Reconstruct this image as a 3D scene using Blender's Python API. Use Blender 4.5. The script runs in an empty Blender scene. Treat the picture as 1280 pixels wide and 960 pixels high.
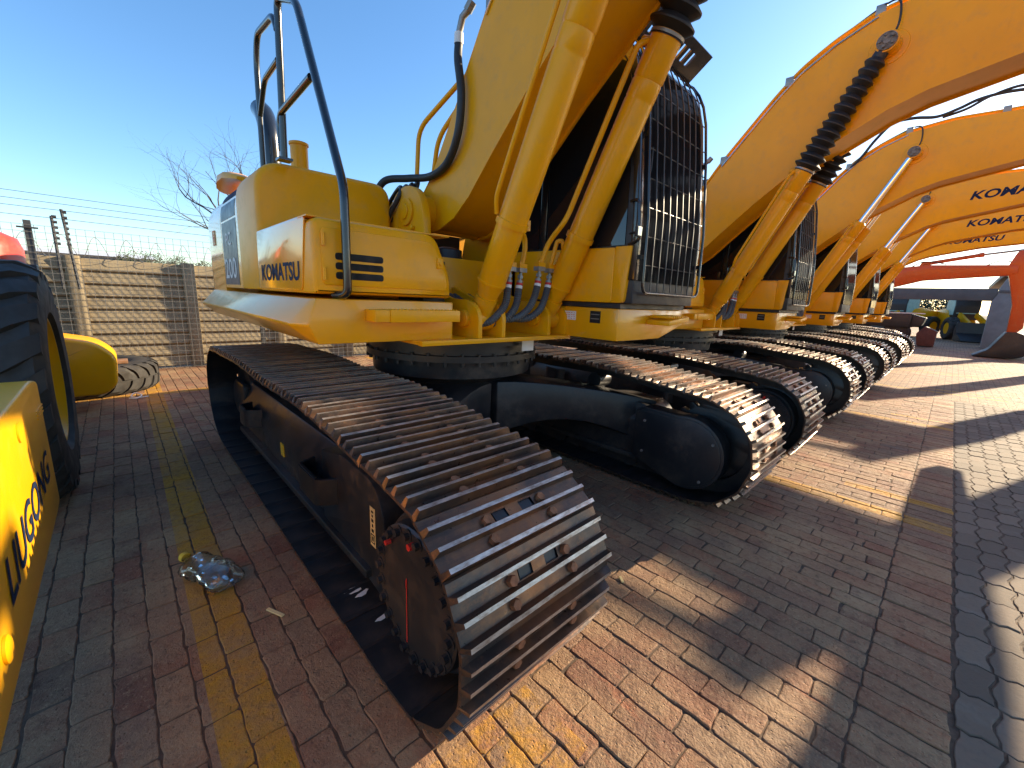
import bpy, bmesh, math, random
from mathutils import Vector, Matrix
import numpy as np
R = math.radians
random.seed(7)
# ------------------------------------------------------------------ scene / camera / light
S = bpy.context.scene
COL = S.collection
cam_d = bpy.data.cameras.new('camera')
cam = bpy.data.objects.new('camera', cam_d)
COL.objects.link(cam)
S.camera = cam
cam_d.sensor_width = 36
cam_d.lens = 514.43 / 1280 * 36
cam_d.clip_start = 0.05
cam_d.clip_end = 6000
YAW, PITCH, ROLL, CH = 0.76342, 0.20601, 0.043474, 1.452
fwd = Vector((math.sin(YAW) * math.cos(PITCH), math.cos(YAW) * math.cos(PITCH), -math.sin(PITCH)))
r0 = Vector((math.cos(YAW), -math.sin(YAW), 0))
u0 = r0.cross(fwd)
rt = math.cos(ROLL) * r0 + math.sin(ROLL) * u0
up = -math.sin(ROLL) * r0 + math.cos(ROLL) * u0
cam.matrix_world = Matrix(((rt.x, up.x, -fwd.x, 0), (rt.y, up.y, -fwd.y, 0), (rt.z, up.z, -fwd.z, CH), (0, 0, 0, 1)))

SUN_EL, SUN_AZ = 21.0, -16.0          # azimuth measured from +X towards +Y
W = bpy.data.worlds.new('World')
S.world = W
W.use_nodes = True
wn = W.node_tree
bg = wn.nodes['Background']
sky = wn.nodes.new('ShaderNodeTexSky')
sky.sky_type = 'NISHITA'
sky.sun_disc = False
sky.sun_elevation = R(SUN_EL)
sky.sun_rotation = R(90 - SUN_AZ)
sky.air_density = 1.0
sky.dust_density = 0.5
sky.ozone_density = 3.0
hs = wn.nodes.new('ShaderNodeHueSaturation')
hs.inputs['Saturation'].default_value = 1.15
wn.links.new(sky.outputs[0], hs.inputs['Color'])
wn.links.new(hs.outputs[0], bg.inputs[0])
bg.inputs[1].default_value = 0.115
sl = bpy.data.lights.new('sun', 'SUN')
sl.energy = 5.0
sl.angle = R(0.5)
sl.color = (1.0, 0.82, 0.56)
sun = bpy.data.objects.new('sun', sl)
COL.objects.link(sun)
sd = Vector((math.cos(R(SUN_EL)) * math.cos(R(SUN_AZ)), math.cos(R(SUN_EL)) * math.sin(R(SUN_AZ)), math.sin(R(SUN_EL))))
sun.rotation_euler = sd.to_track_quat('Z', 'Y').to_euler()
sun.location = sd * 60
S.view_settings.view_transform = 'Standard'
S.view_settings.look = 'None'
S.view_settings.exposure = 1.4
S.view_settings.gamma = 1.0
S.view_settings.use_curve_mapping = False


# ------------------------------------------------------------------ materials
def new_mat(name):
    m = bpy.data.materials.new(name)
    m.use_nodes = True
    nt = m.node_tree
    return m, nt, nt.nodes['Principled BSDF']


def N(nt, typ, **kw):
    n = nt.nodes.new(typ)
    for k, v in kw.items():
        if k in n.inputs:
            n.inputs[k].default_value = v
        else:
            setattr(n, k, v)
    return n


def ramp(nt, fac, stops):
    n = nt.nodes.new('ShaderNodeValToRGB')
    cr = n.color_ramp
    while len(cr.elements) < len(stops):
        cr.elements.new(0.5)
    for e, (p, c) in zip(cr.elements, stops):
        e.position = p
        e.color = c if len(c) == 4 else (*c, 1)
    nt.links.new(fac, n.inputs[0])
    return n.outputs[0]


def noise(nt, scale, detail=4, rough=0.55, coord='Object', vec=None, stretch=None):
    if vec is None:
        tc = nt.nodes.new('ShaderNodeTexCoord')
        vec = tc.outputs[coord]
    if stretch:
        mp = nt.nodes.new('ShaderNodeMapping')
        mp.inputs['Scale'].default_value = stretch
        nt.links.new(vec, mp.inputs[0])
        vec = mp.outputs[0]
    n = N(nt, 'ShaderNodeTexNoise', Scale=scale, Detail=detail, Roughness=rough)
    nt.links.new(vec, n.inputs['Vector'])
    return n.outputs['Fac']


def mix(nt, fac, a, b, blend='MIX'):
    n = nt.nodes.new('ShaderNodeMix')
    n.data_type = 'RGBA'
    n.blend_type = blend
    for sock, v in ((n.inputs[0], fac), (n.inputs[6], a), (n.inputs[7], b)):
        if isinstance(v, (int, float)):
            sock.default_value = v
        elif isinstance(v, tuple):
            sock.default_value = v if len(v) == 4 else (*v, 1)
        else:
            nt.links.new(v, sock)
    return n.outputs[2]


def math_n(nt, op, a, b=None, clamp=False):
    n = nt.nodes.new('ShaderNodeMath')
    n.operation = op
    n.use_clamp = clamp
    for i, v in enumerate((a, b)):
        if v is None:
            continue
        if isinstance(v, (int, float)):
            n.inputs[i].default_value = v
        else:
            nt.links.new(v, n.inputs[i])
    return n.outputs[0]


def bump(nt, b, h, strength=0.3, dist=0.01):
    n = N(nt, 'ShaderNodeBump', Strength=strength, Distance=dist)
    nt.links.new(h, n.inputs['Height'])
    nt.links.new(n.outputs[0], b.inputs['Normal'])


def simple(name, col, rough=0.5, metal=0.0, coat=0.0, var=0.12, scale=6.0, bmp=0.0, bscale=60, spec=0.5):
    m, nt, b = new_mat(name)
    f = noise(nt, scale, 5)
    dark = tuple(c * (1 - var) for c in col)
    lite = tuple(min(1, c * (1 + var)) for c in col)
    nt.links.new(ramp(nt, f, [(0.3, dark), (0.7, lite)]), b.inputs['Base Color'])
    rf = ramp(nt, noise(nt, scale * 2.3, 4), [(0.3, (rough * 0.8,) * 3), (0.7, (min(1, rough * 1.25),) * 3)])
    nt.links.new(rf, b.inputs['Roughness'])
    b.inputs['Metallic'].default_value = metal
    b.inputs['Coat Weight'].default_value = coat
    b.inputs['Coat Roughness'].default_value = 0.06
    b.inputs['Specular IOR Level'].default_value = spec
    if bmp:
        bump(nt, b, noise(nt, bscale, 4), bmp, 0.004)
    return m


def paint(name, col, dust=0.25, coat=0.10, spec=0.22, crough=1.0):
    """machine paint: glossy coat, faint orange peel, thin dust film in patches"""
    m, nt, b = new_mat(name)
    f = noise(nt, 1.7, 5, 0.6)
    f2 = noise(nt, 9, 6, 0.7)
    base = ramp(nt, f, [(0.3, tuple(c * 0.93 for c in col)), (0.7, tuple(min(1, c * 1.05) for c in col))])
    dmask = math_n(nt, 'MULTIPLY', ramp(nt, f2, [(0.5, (0, 0, 0)), (0.78, (1, 1, 1))]), dust)
    c = mix(nt, dmask, base, (0.36, 0.25, 0.15))
    st = noise(nt, 3.0, 6, 0.75, stretch=(6, 6, 0.8))
    smask = math_n(nt, 'MULTIPLY', ramp(nt, st, [(0.6, (0, 0, 0)), (0.8, (1, 1, 1))]), 0.22)
    c = mix(nt, smask, c, tuple(x * 0.55 for x in col))
    nt.links.new(c, b.inputs['Base Color'])
    rr = math_n(nt, 'ADD', math_n(nt, 'MULTIPLY', dmask, 0.6), 0.33)
    nt.links.new(rr, b.inputs['Roughness'])
    b.inputs['Coat Weight'].default_value = coat
    b.inputs['Specular IOR Level'].default_value = spec
    cr = ramp(nt, f2, [(0.35, (0.04 * crough,) * 3), (0.75, (0.26 * crough,) * 3)])
    nt.links.new(cr, b.inputs['Coat Roughness'])
    bump(nt, b, noise(nt, 2.2, 2), 0.08 * crough, 0.02)
    return m


M = {}
M['yellow'] = paint('yellow_paint', (0.86, 0.37, 0.002))
M['gloss'] = paint('glossy_yellow_paint', (0.86, 0.37, 0.002), 0.10, 1.0, 0.5, 0.8)
M['semigloss'] = paint('semigloss_yellow_paint', (0.86, 0.37, 0.002), 0.12, 0.55, 0.35, 0.9)
M['gloss'].node_tree.nodes['Principled BSDF'].inputs['Coat IOR'].default_value = 1.9
M['yellow2'] = paint('loader_yellow_paint', (0.82, 0.39, 0.004), 0.15)
M['orange'] = paint('orange_red_paint', (0.50, 0.085, 0.02))
M['red'] = paint('red_paint', (0.55, 0.05, 0.03))
def black_paint():
    m, nt, b = new_mat('black_frame_paint')
    f1, f2 = noise(nt, 2.2, 6, 0.65), noise(nt, 16, 6, 0.7)
    c = ramp(nt, f1, [(0.35, (0.012, 0.013, 0.016)), (0.7, (0.024, 0.024, 0.026))])
    d = math_n(nt, 'MULTIPLY', ramp(nt, f1, [(0.45, (0, 0, 0)), (0.68, (1, 1, 1))]), ramp(nt, f2, [(0.40, (0, 0, 0)), (0.70, (1, 1, 1))]))
    c = mix(nt, math_n(nt, 'MULTIPLY', d, 0.75), c, (0.13, 0.085, 0.055))
    nt.links.new(c, b.inputs['Base Color'])
    nt.links.new(math_n(nt, 'ADD', math_n(nt, 'MULTIPLY', d, 0.4), 0.36), b.inputs['Roughness'])
    bump(nt, b, f2, 0.10, 0.004)
    return m


M['black'] = black_paint()
M['rail'] = simple('black_rail_paint', (0.012, 0.014, 0.018), 0.22, coat=0.5, var=0.2)
M['guardwire'] = simple('grey_guard_wire', (0.05, 0.05, 0.052), 0.4, metal=0.2, var=0.2)
M['plastic'] = simple('black_plastic', (0.02, 0.02, 0.022), 0.5)
M['hose'] = simple('rubber_hose', (0.022, 0.022, 0.024), 0.55, bmp=0.1, bscale=200)
M['sleeve'] = simple('grey_spiral_sleeve', (0.07, 0.075, 0.08), 0.5)
M['rubber'] = simple('tyre_rubber', (0.035, 0.033, 0.03), 0.7, var=0.35, scale=5, bmp=0.25, bscale=40)
M['oldrubber'] = simple('worn_tyre_rubber', (0.028, 0.024, 0.020), 0.85, var=0.4, scale=5, bmp=0.3, bscale=40)
M['chrome'] = simple('chrome_rod', (0.8, 0.8, 0.8), 0.06, metal=1.0, var=0.03)
M['steel'] = simple('zinc_steel', (0.30, 0.29, 0.27), 0.5, metal=0.7)
M['white'] = simple('white_label', (0.75, 0.74, 0.70), 0.5)
M['cream'] = simple('cream_label', (0.72, 0.55, 0.25), 0.5)
M['labelyellow'] = simple('yellow_label', (0.70, 0.45, 0.03), 0.5)
M['redmark'] = simple('red_paint_mark', (0.6, 0.03, 0.02), 0.5)
M['navy'] = simple('navy_decal', (0.012, 0.022, 0.06), 0.6, var=0.1, spec=0.1)
M['slate'] = simple('slate_blue_decal', (0.060, 0.080, 0.105), 0.35, var=0.1, spec=0.25)
M['white_decal'] = simple('white_decal', (0.7, 0.7, 0.68), 0.5, spec=0.2)
M['darkgap'] = simple('dark_seam', (0.01, 0.009, 0.008), 0.8)
M['wood'] = simple('weathered_wood', (0.20, 0.10, 0.05), 0.8, var=0.4, scale=10, bmp=0.3)
M['concrete'] = simple('grey_concrete', (0.21, 0.205, 0.20), 0.8, var=0.15, scale=2)
M['shedsteel'] = simple('grey_shed_steel', (0.10, 0.09, 0.085), 0.6, var=0.15, scale=2)
M['roofwhite'] = simple('pale_roof_sheet', (0.6, 0.6, 0.58), 0.5)
M['bark'] = simple('bark', (0.06, 0.045, 0.036), 0.9, var=0.3, scale=8)
M['mint'] = simple('mint_enamel', (0.30, 0.5, 0.45), 0.5)
M['bluepaint'] = simple('blue_paint', (0.03, 0.06, 0.14), 0.4)
M['rustybolt'] = simple('rusty_bolt', (0.26, 0.095, 0.038), 0.75, var=0.4, scale=40)
M['earth'] = simple('distant_earth', (0.16, 0.13, 0.09), 0.95, var=0.3, scale=0.02)


M['castplate'] = simple('scuffed_grey_plate', (0.16, 0.155, 0.14), 0.75, var=0.6, scale=38, bmp=0.3)


def glass_mat():
    m, nt, b = new_mat('tinted_glass')
    b.inputs['Base Color'].default_value = (0.008, 0.010, 0.014, 1)
    b.inputs['Roughness'].default_value = 0.04
    b.inputs['Specular IOR Level'].default_value = 0.6
    bump(nt, b, noise(nt, 1.5, 2), 0.05, 0.02)
    return m


M['glass'] = glass_mat()
M['dustyglass'] = simple('dusty_dark_glass', (0.008, 0.009, 0.011), 0.10, var=0.3, scale=2, spec=0.004)


def shoe_mat(name, rust):
    m, nt, b = new_mat(name)
    tc = nt.nodes.new('ShaderNodeTexCoord')
    oi = nt.nodes.new('ShaderNodeObjectInfo')
    va = nt.nodes.new('ShaderNodeVectorMath')
    va.operation = 'ADD'
    sc = nt.nodes.new('ShaderNodeVectorMath')
    sc.operation = 'SCALE'
    cx = nt.nodes.new('ShaderNodeCombineXYZ')
    for i in range(3):
        nt.links.new(oi.outputs['Random'], cx.inputs[i])
    nt.links.new(cx.outputs[0], sc.inputs[0])
    sc.inputs['Scale'].default_value = 37.0
    nt.links.new(tc.outputs['Object'], va.inputs[0])
    nt.links.new(sc.outputs[0], va.inputs[1])
    v = va.outputs[0]
    f = noise(nt, 5, 6, 0.65, vec=v)
    f2 = noise(nt, 28, 5, 0.7, vec=v)
    fs = noise(nt, 7, 5, 0.6, vec=v, stretch=(1, 9, 1))
    c = ramp(nt, f, [(0.28, (0.045, 0.040, 0.039)), (0.47, (0.105, 0.072, 0.054)), (0.61, (0.20, 0.105, 0.056)), (0.80, (0.36, 0.15, 0.060))])
    c = mix(nt, math_n(nt, 'MULTIPLY', ramp(nt, fs, [(0.4, (0, 0, 0)), (0.66, (1, 1, 1))]), 0.55), c, (0.045, 0.042, 0.043))
    c = mix(nt, math_n(nt, 'MULTIPLY', ramp(nt, f2, [(0.55, (0, 0, 0)), (0.75, (1, 1, 1))]), rust), c, (0.36, 0.16, 0.07))
    sx = nt.nodes.new('ShaderNodeSeparateXYZ')
    nt.links.new(tc.outputs['Object'], sx.inputs[0])
    mid_ = ramp(nt, math_n(nt, 'ABSOLUTE', sx.outputs[0]), [(0.05, (1, 1, 1)), (0.24, (0, 0, 0))])
    c = mix(nt, math_n(nt, 'MULTIPLY', mid_, math_n(nt, 'MULTIPLY', ramp(nt, f, [(0.35, (0.2,) * 3), (0.6, (1, 1, 1))]), 0.7)), c, (0.30, 0.115, 0.040))
    nt.links.new(c, b.inputs['Base Color'])
    b.inputs['Metallic'].default_value = 0.6
    nt.links.new(ramp(nt, f2, [(0.3, (0.24,) * 3), (0.7, (0.52,) * 3)]), b.inputs['Roughness'])
    bump(nt, b, f2, 0.25, 0.003)
    return m


M['shoe'] = shoe_mat('rusty_track_steel', 0.4)


def tip_mat():
    m, nt, b = new_mat('worn_bright_steel')
    f = noise(nt, 14, 6, 0.7, stretch=(1, 3, 3))
    c = ramp(nt, f, [(0.3, (0.20, 0.13, 0.09)), (0.5, (0.48, 0.43, 0.38)), (0.75, (0.72, 0.68, 0.62))])
    nt.links.new(c, b.inputs['Base Color'])
    b.inputs['Metallic'].default_value = 0.75
    b.inputs['Roughness'].default_value = 0.42
    bump(nt, b, noise(nt, 70, 4), 0.3, 0.002)
    return m


M['tip'] = tip_mat()


# ------------------------------------------------------------------ mesh helpers
class MB:
    def __init__(self):
        self.bm = bmesh.new()

    def _faces(self, fs, mi):
        for f in fs:
            f.material_index = mi

    def hexa(self, p, mi=0):
        """8 points: bottom ring 4, top ring 4"""
        v = [self.bm.verts.new(q) for q in p]
        fs = [self.bm.faces.new([v[i] for i in q]) for q in ((3, 2, 1, 0), (4, 5, 6, 7), (0, 1, 5, 4), (1, 2, 6, 5), (2, 3, 7, 6), (3, 0, 4, 7))]
        self._faces(fs, mi)
        return self

    def box(self, x0, x1, y0, y1, z0, z1, mi=0, mat=None):
        p = [(x0, y0, z0), (x1, y0, z0), (x1, y1, z0), (x0, y1, z0), (x0, y0, z1), (x1, y0, z1), (x1, y1, z1), (x0, y1, z1)]
        if mat is not None:
            p = [mat @ Vector(q) for q in p]
        return self.hexa(p, mi)

    def prism(self, poly, ax, a0, a1, mi=0):
        """extrude 2-D polygon along axis ax. ax 0: poly=(y,z); 1: (x,z); 2: (x,y)"""
        def P(q, a):
            return ((a, q[0], q[1]), (q[0], a, q[1]), (q[0], q[1], a))[ax]
        A = [self.bm.verts.new(P(q, a0)) for q in poly]
        B = [self.bm.verts.new(P(q, a1)) for q in poly]
        n = len(poly)
        fs = [self.bm.faces.new(A), self.bm.faces.new(B[::-1])]
        for i in range(n):
            j = (i + 1) % n
            fs.append(self.bm.faces.new([A[i], B[i], B[j], A[j]]))
        self._faces(fs, mi)
        return self

    def rings(self, rings, mi=0, cap=True, closed=True):
        V = [[self.bm.verts.new(p) for p in r] for r in rings]
        n = len(V[0])
        fs = []
        for a, b in zip(V[:-1], V[1:]):
            for i in range(n if closed else n - 1):
                j = (i + 1) % n
                fs.append(self.bm.faces.new([a[i], a[j], b[j], b[i]]))
        if cap and closed:
            fs.append(self.bm.faces.new(V[0][::-1]))
            fs.append(self.bm.faces.new(V[-1]))
        self._faces(fs, mi)
        return self

    def tube(self, pts, r, seg=10, mi=0, cap=True):
        pts = [Vector(p) for p in pts]
        n = len(pts)
        rs = r if isinstance(r, (list, tuple)) else [r] * n
        T = []
        for i in range(n):
            a = pts[max(0, i - 1)]
            b = pts[min(n - 1, i + 1)]
            T.append((b - a).normalized())
        u = T[0].orthogonal().normalized()
        rings = []
        for i in range(n):
            u = (u - T[i] * u.dot(T[i])).normalized()
            w = T[i].cross(u)
            rings.append([pts[i] + (u * math.cos(2 * math.pi * k / seg) + w * math.sin(2 * math.pi * k / seg)) * rs[i] for k in range(seg)])
        return self.rings(rings, mi, cap)

    def cyl(self, a, b, r, r2=None, seg=20, mi=0):
        return self.tube([a, b], [r, r if r2 is None else r2], seg, mi)

    def lathe(self, prof, o, axis, seg=32, mi=0):
        """prof: list of (t along axis, radius)"""
        o = Vector(o)
        axis = Vector(axis).normalized()
        u = axis.orthogonal().normalized()
        w = axis.cross(u)
        rings = [[o + axis * t + (u * math.cos(2 * math.pi * k / seg) + w * math.sin(2 * math.pi * k / seg)) * max(r, 1e-4) for k in range(seg)] for t, r in prof]
        return self.rings(rings, mi, True)

    def quad(self, pts, mi=0):
        f = self.bm.faces.new([self.bm.verts.new(p) for p in pts])
        f.material_index = mi
        return self

    def build(self, name, mats, parent=None, off=None, bevel=0.0, smooth=40, seg=2, loc=None):
        bmesh.ops.recalc_face_normals(self.bm, faces=self.bm.faces)
        me = bpy.data.meshes.new(name)
        o = bpy.data.objects.new(name, me)
        if off is not None:
            bmesh.ops.translate(self.bm, verts=self.bm.verts, vec=-Vector(off))
        if bevel:
            es = [e for e in self.bm.edges if len(e.link_faces) == 2 and e.calc_face_angle(0) > R(28)]
            try:
                bmesh.ops.bevel(self.bm, geom=es, offset=bevel, segments=seg, profile=0.5, affect='EDGES', clamp_overlap=True)
            except Exception:
                pass
        self.bm.to_mesh(me)
        self.bm.free()
        for m in (mats if isinstance(mats, (list, tuple)) else [mats]):
            me.materials.append(M[m] if isinstance(m, str) else m)
        if smooth:
            for p in me.polygons:
                p.use_smooth = True
            me.set_sharp_from_angle(angle=R(smooth))
        COL.objects.link(o)
        if parent is not None:
            o.parent = parent
        if loc is not None:
            o.location = loc
        return o


def fillet(pts, rad, n=6):
    """round the corners of a 3-D polyline"""
    pts = [Vector(p) for p in pts]
    out = [pts[0]]
    for i in range(1, len(pts) - 1):
        a, b, c = pts[i - 1], pts[i], pts[i + 1]
        d = min(rad, (a - b).length * 0.48, (c - b).length * 0.48)
        p, q = b + (a - b).normalized() * d, b + (c - b).normalized() * d
        for k in range(n + 1):
            t = k / n
            out.append(p * (1 - t) ** 2 + b * 2 * t * (1 - t) + q * t ** 2)
    out.append(pts[-1])
    return out


def rpoly(pts, rad, n=5):
    """round the corners of a closed 2-D polygon; rad scalar or list"""
    out = []
    m = len(pts)
    for i in range(m):
        a, b, c = (Vector((*pts[(i + k) % m], 0)) for k in (-1, 0, 1))
        r = rad[i] if isinstance(rad, (list, tuple)) else rad
        d = min(r, (a - b).length * 0.48, (c - b).length * 0.48)
        if d < 1e-4:
            out.append((b.x, b.y))
            continue
        p, q = b + (a - b).normalized() * d, b + (c - b).normalized() * d
        for k in range(n + 1):
            t = k / n
            v = p * (1 - t) ** 2 + b * 2 * t * (1 - t) + q * t ** 2
            out.append((v.x, v.y))
    return out


def smooth_line(pts, n=8):
    """Catmull-Rom through points"""
    P = [Vector(p) for p in pts]
    P = [P[0] * 2 - P[1]] + P + [P[-1] * 2 - P[-2]]
    out = []
    for i in range(1, len(P) - 2):
        for k in range(n):
            t = k / n
            a, b, c, d = P[i - 1], P[i], P[i + 1], P[i + 2]
            out.append(0.5 * ((2 * b) + (c - a) * t + (2 * a - 5 * b + 4 * c - d) * t * t + (3 * b - a - 3 * c + d) * t ** 3))
    out.append(P[-2])
    return out


def inset(poly, d):
    """shrink a closed CCW/CW polygon by d"""
    m = len(poly)
    A = sum(poly[i][0] * poly[(i + 1) % m][1] - poly[(i + 1) % m][0] * poly[i][1] for i in range(m))
    s = 1 if A > 0 else -1
    out = []
    for i in range(m):
        a, b, c = (Vector(poly[(i + k) % m]) for k in (-1, 0, 1))
        e1, e2 = (b - a).normalized(), (c - b).normalized()
        n1, n2 = Vector((-e1.y, e1.x)) * s, Vector((-e2.y, e2.x)) * s
        n = (n1 + n2)
        n = n / max(0.3, n.length_squared) * 2 if n.length > 0.01 else n1
        out.append(tuple(b + n * d * min(1, 1)))
    return out


def empty(name, loc, label, cat, group=None, rz=0):
    o = bpy.data.objects.new(name, None)
    o.empty_display_size = 0.3
    COL.objects.link(o)
    o.location = loc
    o.rotation_euler = (0, 0, rz)
    tag(o, label, cat, group)
    return o


def tag(o, label, cat, group=None):
    o['label'] = label
    o['category'] = cat
    if group:
        o['group'] = group
    return o


def kind(o, k='structure'):
    o['kind'] = k
    return o


def text(name, body, mat, parent, org, xdir, ydir, height, width=None, bold=0.0, shear=0.0, off=None, depth=0.0012):
    """writing as a thin mesh; xdir reading direction, ydir up; org = lower left corner"""
    cu = bpy.data.curves.new(name, 'FONT')
    cu.body = body
    cu.size = 1.0
    cu.extrude = 0.0
    cu.offset = bold
    cu.shear = shear
    cu.resolution_u = 3
    tmp = bpy.data.objects.new(name, cu)
    COL.objects.link(tmp)
    dg = bpy.context.evaluated_depsgraph_get()
    me = bpy.data.meshes.new_from_object(tmp.evaluated_get(dg))
    bpy.data.objects.remove(tmp)
    xs = [v.co.x for v in me.vertices]
    ys = [v.co.y for v in me.vertices]
    x0, x1, y0, y1 = min(xs), max(xs), min(ys), max(ys)
    sy = height / (y1 - y0)
    sx = (width / (x1 - x0)) if width else sy
    X, Y = Vector(xdir).normalized(), Vector(ydir).normalized()
    Z = X.cross(Y)
    O = Vector(org) - (Vector(off) if off is not None else Vector((0, 0, 0)))
    for v in me.vertices:
        v.co = O + X * ((v.co.x - x0) * sx) + Y * ((v.co.y - y0) * sy) + Z * depth
    me.materials.clear()
    me.materials.append(M[mat])
    me.name = name
    o = bpy.data.objects.new(name, me)
    COL.objects.link(o)
    o.parent = parent
    return o


def kids(o):
    return [c for c in bpy.data.objects if c.parent == o]


def copy_tree(o, parent=None):
    idx = {}
    for q in bpy.data.objects:
        if q.parent:
            idx.setdefault(q.parent.name, []).append(q)

    def rec(o, parent):
        c = o.copy()
        COL.objects.link(c)
        if parent is not None:
            c.parent = parent
        for ch in idx.get(o.name, []):
            rec(ch, c)
        return c
    return rec(o, parent)


# ------------------------------------------------------------------ excavator (built where the nearest one stands, then moved to its own origin)
O = Vector((2.08, 2.93, 0))


def track_path():
    pts = []
    sc, sr = (1.125, 0.430), 0.388
    ic, ir = (4.53, 0.465), 0.41
    for y in np.linspace(4.42, 1.6, 30):
        pts.append((y, 0.04))
    pts.append((1.45, 0.041))
    for a in np.linspace(8, 170, 26):
        pts.append((sc[0] - sr * math.sin(R(a)), sc[1] - sr * math.cos(R(a))))
    for y, z in ((1.5, 0.855), (1.8, 0.886), (2.1, 0.905), (2.4, 0.900), (2.75, 0.893), (3.1, 0.902), (3.4, 0.91), (3.7, 0.903), (4.0, 0.893), (4.3, 0.886)):
        pts.append((y, z))
    for a in np.linspace(4, 172, 26):
        pts.append((ic[0] + ir * math.sin(R(a)), ic[1] + ir * math.cos(R(a))))
    return pts


def resample(pts, n, shift=0.0):
    P = np.array(pts + [pts[0]])
    d = np.sqrt(((P[1:] - P[:-1]) ** 2).sum(1))
    s = np.concatenate([[0], np.cumsum(d)])
    L = s[-1]
    q = (np.arange(n) / n * L + shift) % L
    return np.stack([np.interp(q, s, P[:, 0]), np.interp(q, s, P[:, 1])], 1), L


NSH = 49
PATH = track_path()
_c, PLEN = resample(PATH, NSH)
PITCH_T = PLEN / NSH
WID = 0.68


def shoe_sections(h):
    """cross-section (s, z) of one triple-grouser shoe, split at the two mud holes"""
    p = h
    g = 0.028

    def gr(c, gh=g):
        return [(c - 0.012, 0.012), (c - 0.0065, 0.012 + gh), (c + 0.0065, 0.012 + gh), (c + 0.012, 0.012)]
    full = [(-p - 0.004, -0.006), (-p - 0.006, 0.012 + g * 0.9), (-p + 0.008, 0.012 + g), (-p + 0.014, 0.012)] + gr(-p / 3 + 0.004) + gr(p / 3 + 0.008) + [(p - 0.012, 0.012), (p - 0.006, 0.005), (p - 0.006, -0.004), (p - 0.03, 0), (-p + 0.03, 0)]
    return full


def shoe_mesh_into(mb, mat, mi0=0, mi1=1, mi2=2, mi3=3):
    h = PITCH_T / 2
    full = shoe_sections(h)
    hole0, hole1 = -h / 3 + 0.020, h / 3 - 0.010     # hole span along the travel direction
    hw = WID / 2
    A = [q for q in full]
    # rear half / front half polygons either side of the hole band
    gA = [q for q in A if q[0] <= hole0 - 1e-6]
    left = [(-h + 0.03, 0), (-h - 0.004, -0.006), (-h - 0.006, 0.037), (-h + 0.008, 0.040), (-h + 0.014, 0.012)]
    c = -h / 3 + 0.004
    left += [(c - 0.012, 0.012), (c - 0.0065, 0.040), (c + 0.0065, 0.040), (c + 0.012, 0.012), (hole0, 0.012), (hole0, 0)]
    c = h / 3 + 0.008
    right = [(hole1, 0), (hole1, 0.012), (c - 0.012, 0.012), (c - 0.0065, 0.040), (c + 0.0065, 0.040), (c + 0.012, 0.012), (h - 0.012, 0.012), (h - 0.006, 0.005), (h - 0.006, -0.004), (h - 0.03, 0)]
    hx0, hx1 = 0.030, 0.092
    xs = [(-hw, -hx1, 'f'), (-hx1, -hx0, 'h'), (-hx0, hx0, 'f'), (hx0, hx1, 'h'), (hx1, hw, 'f')]
    segs = []
    for a, b, t in xs:
        for poly in ([full] if t == 'f' else [left, right]):
            segs.append((poly, a, b))
    n0 = len(mb.bm.faces)
    for poly, a, b in segs:
        def tp(x, q):
            # grouser ends are cut back slightly at the outer edges
            xx = x
            if abs(abs(x) - hw) < 1e-6 and q[1] > 0.02:
                xx = x - math.copysign(0.012, x)
            return mat @ Vector((xx, q[0], q[1]))
        Av = [mb.bm.verts.new(tp(a, q)) for q in poly]
        Bv = [mb.bm.verts.new(tp(b, q)) for q in poly]
        n = len(poly)
        if abs(a + hw) < 1e-6:
            mb.bm.faces.new(Av).material_index = mi0
        if abs(b - hw) < 1e-6:
            mb.bm.faces.new(Bv[::-1]).material_index = mi0
        for i in range(n):
            j = (i + 1) % n
            f = mb.bm.faces.new([Av[i], Bv[i], Bv[j], Av[j]])
            top = poly[i][1] > 0.034 and poly[j][1] > 0.034
            under = poly[i][1] <= 0.0005 and poly[j][1] <= 0.0005 and mi3 is not None
            f.material_index = mi1 if top else (mi3 if under else mi0)
    # four bolt heads
    for x in (-0.135, 0.135):
        for s in (-h * 0.66, h * 0.02):
            xx = x if s < 0 else x * 0.92
            mb.cyl(mat @ Vector((xx, s, 0.011)), mat @ Vector((xx, s, 0.029)), 0.0195, 0.0165, 6, mi2)


SHOE = None


def shoe_matrix(k, n=NSH, shift=0.0):
    a, _ = resample(PATH, n, shift)
    p, q = a[k], a[(k + 1) % n]
    m = (p + q) / 2
    t = q - p
    t = t / np.linalg.norm(t)
    # travel runs rear->front along the bottom; outward normal
    nn = Vector((0, t[1], -t[0]))
    T = Vector((0, t[0], t[1]))
    if nn.dot(Vector((0, m[0] - 2.83, m[1] - 0.45))) < 0:
        nn = -nn
    X = T.cross(nn)
    return Matrix(((X.x, T.x, nn.x, 0), (X.y, T.y, nn.y, m[0]), (X.z, T.z, nn.z, m[1]), (0, 0, 0, 1)))


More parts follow.
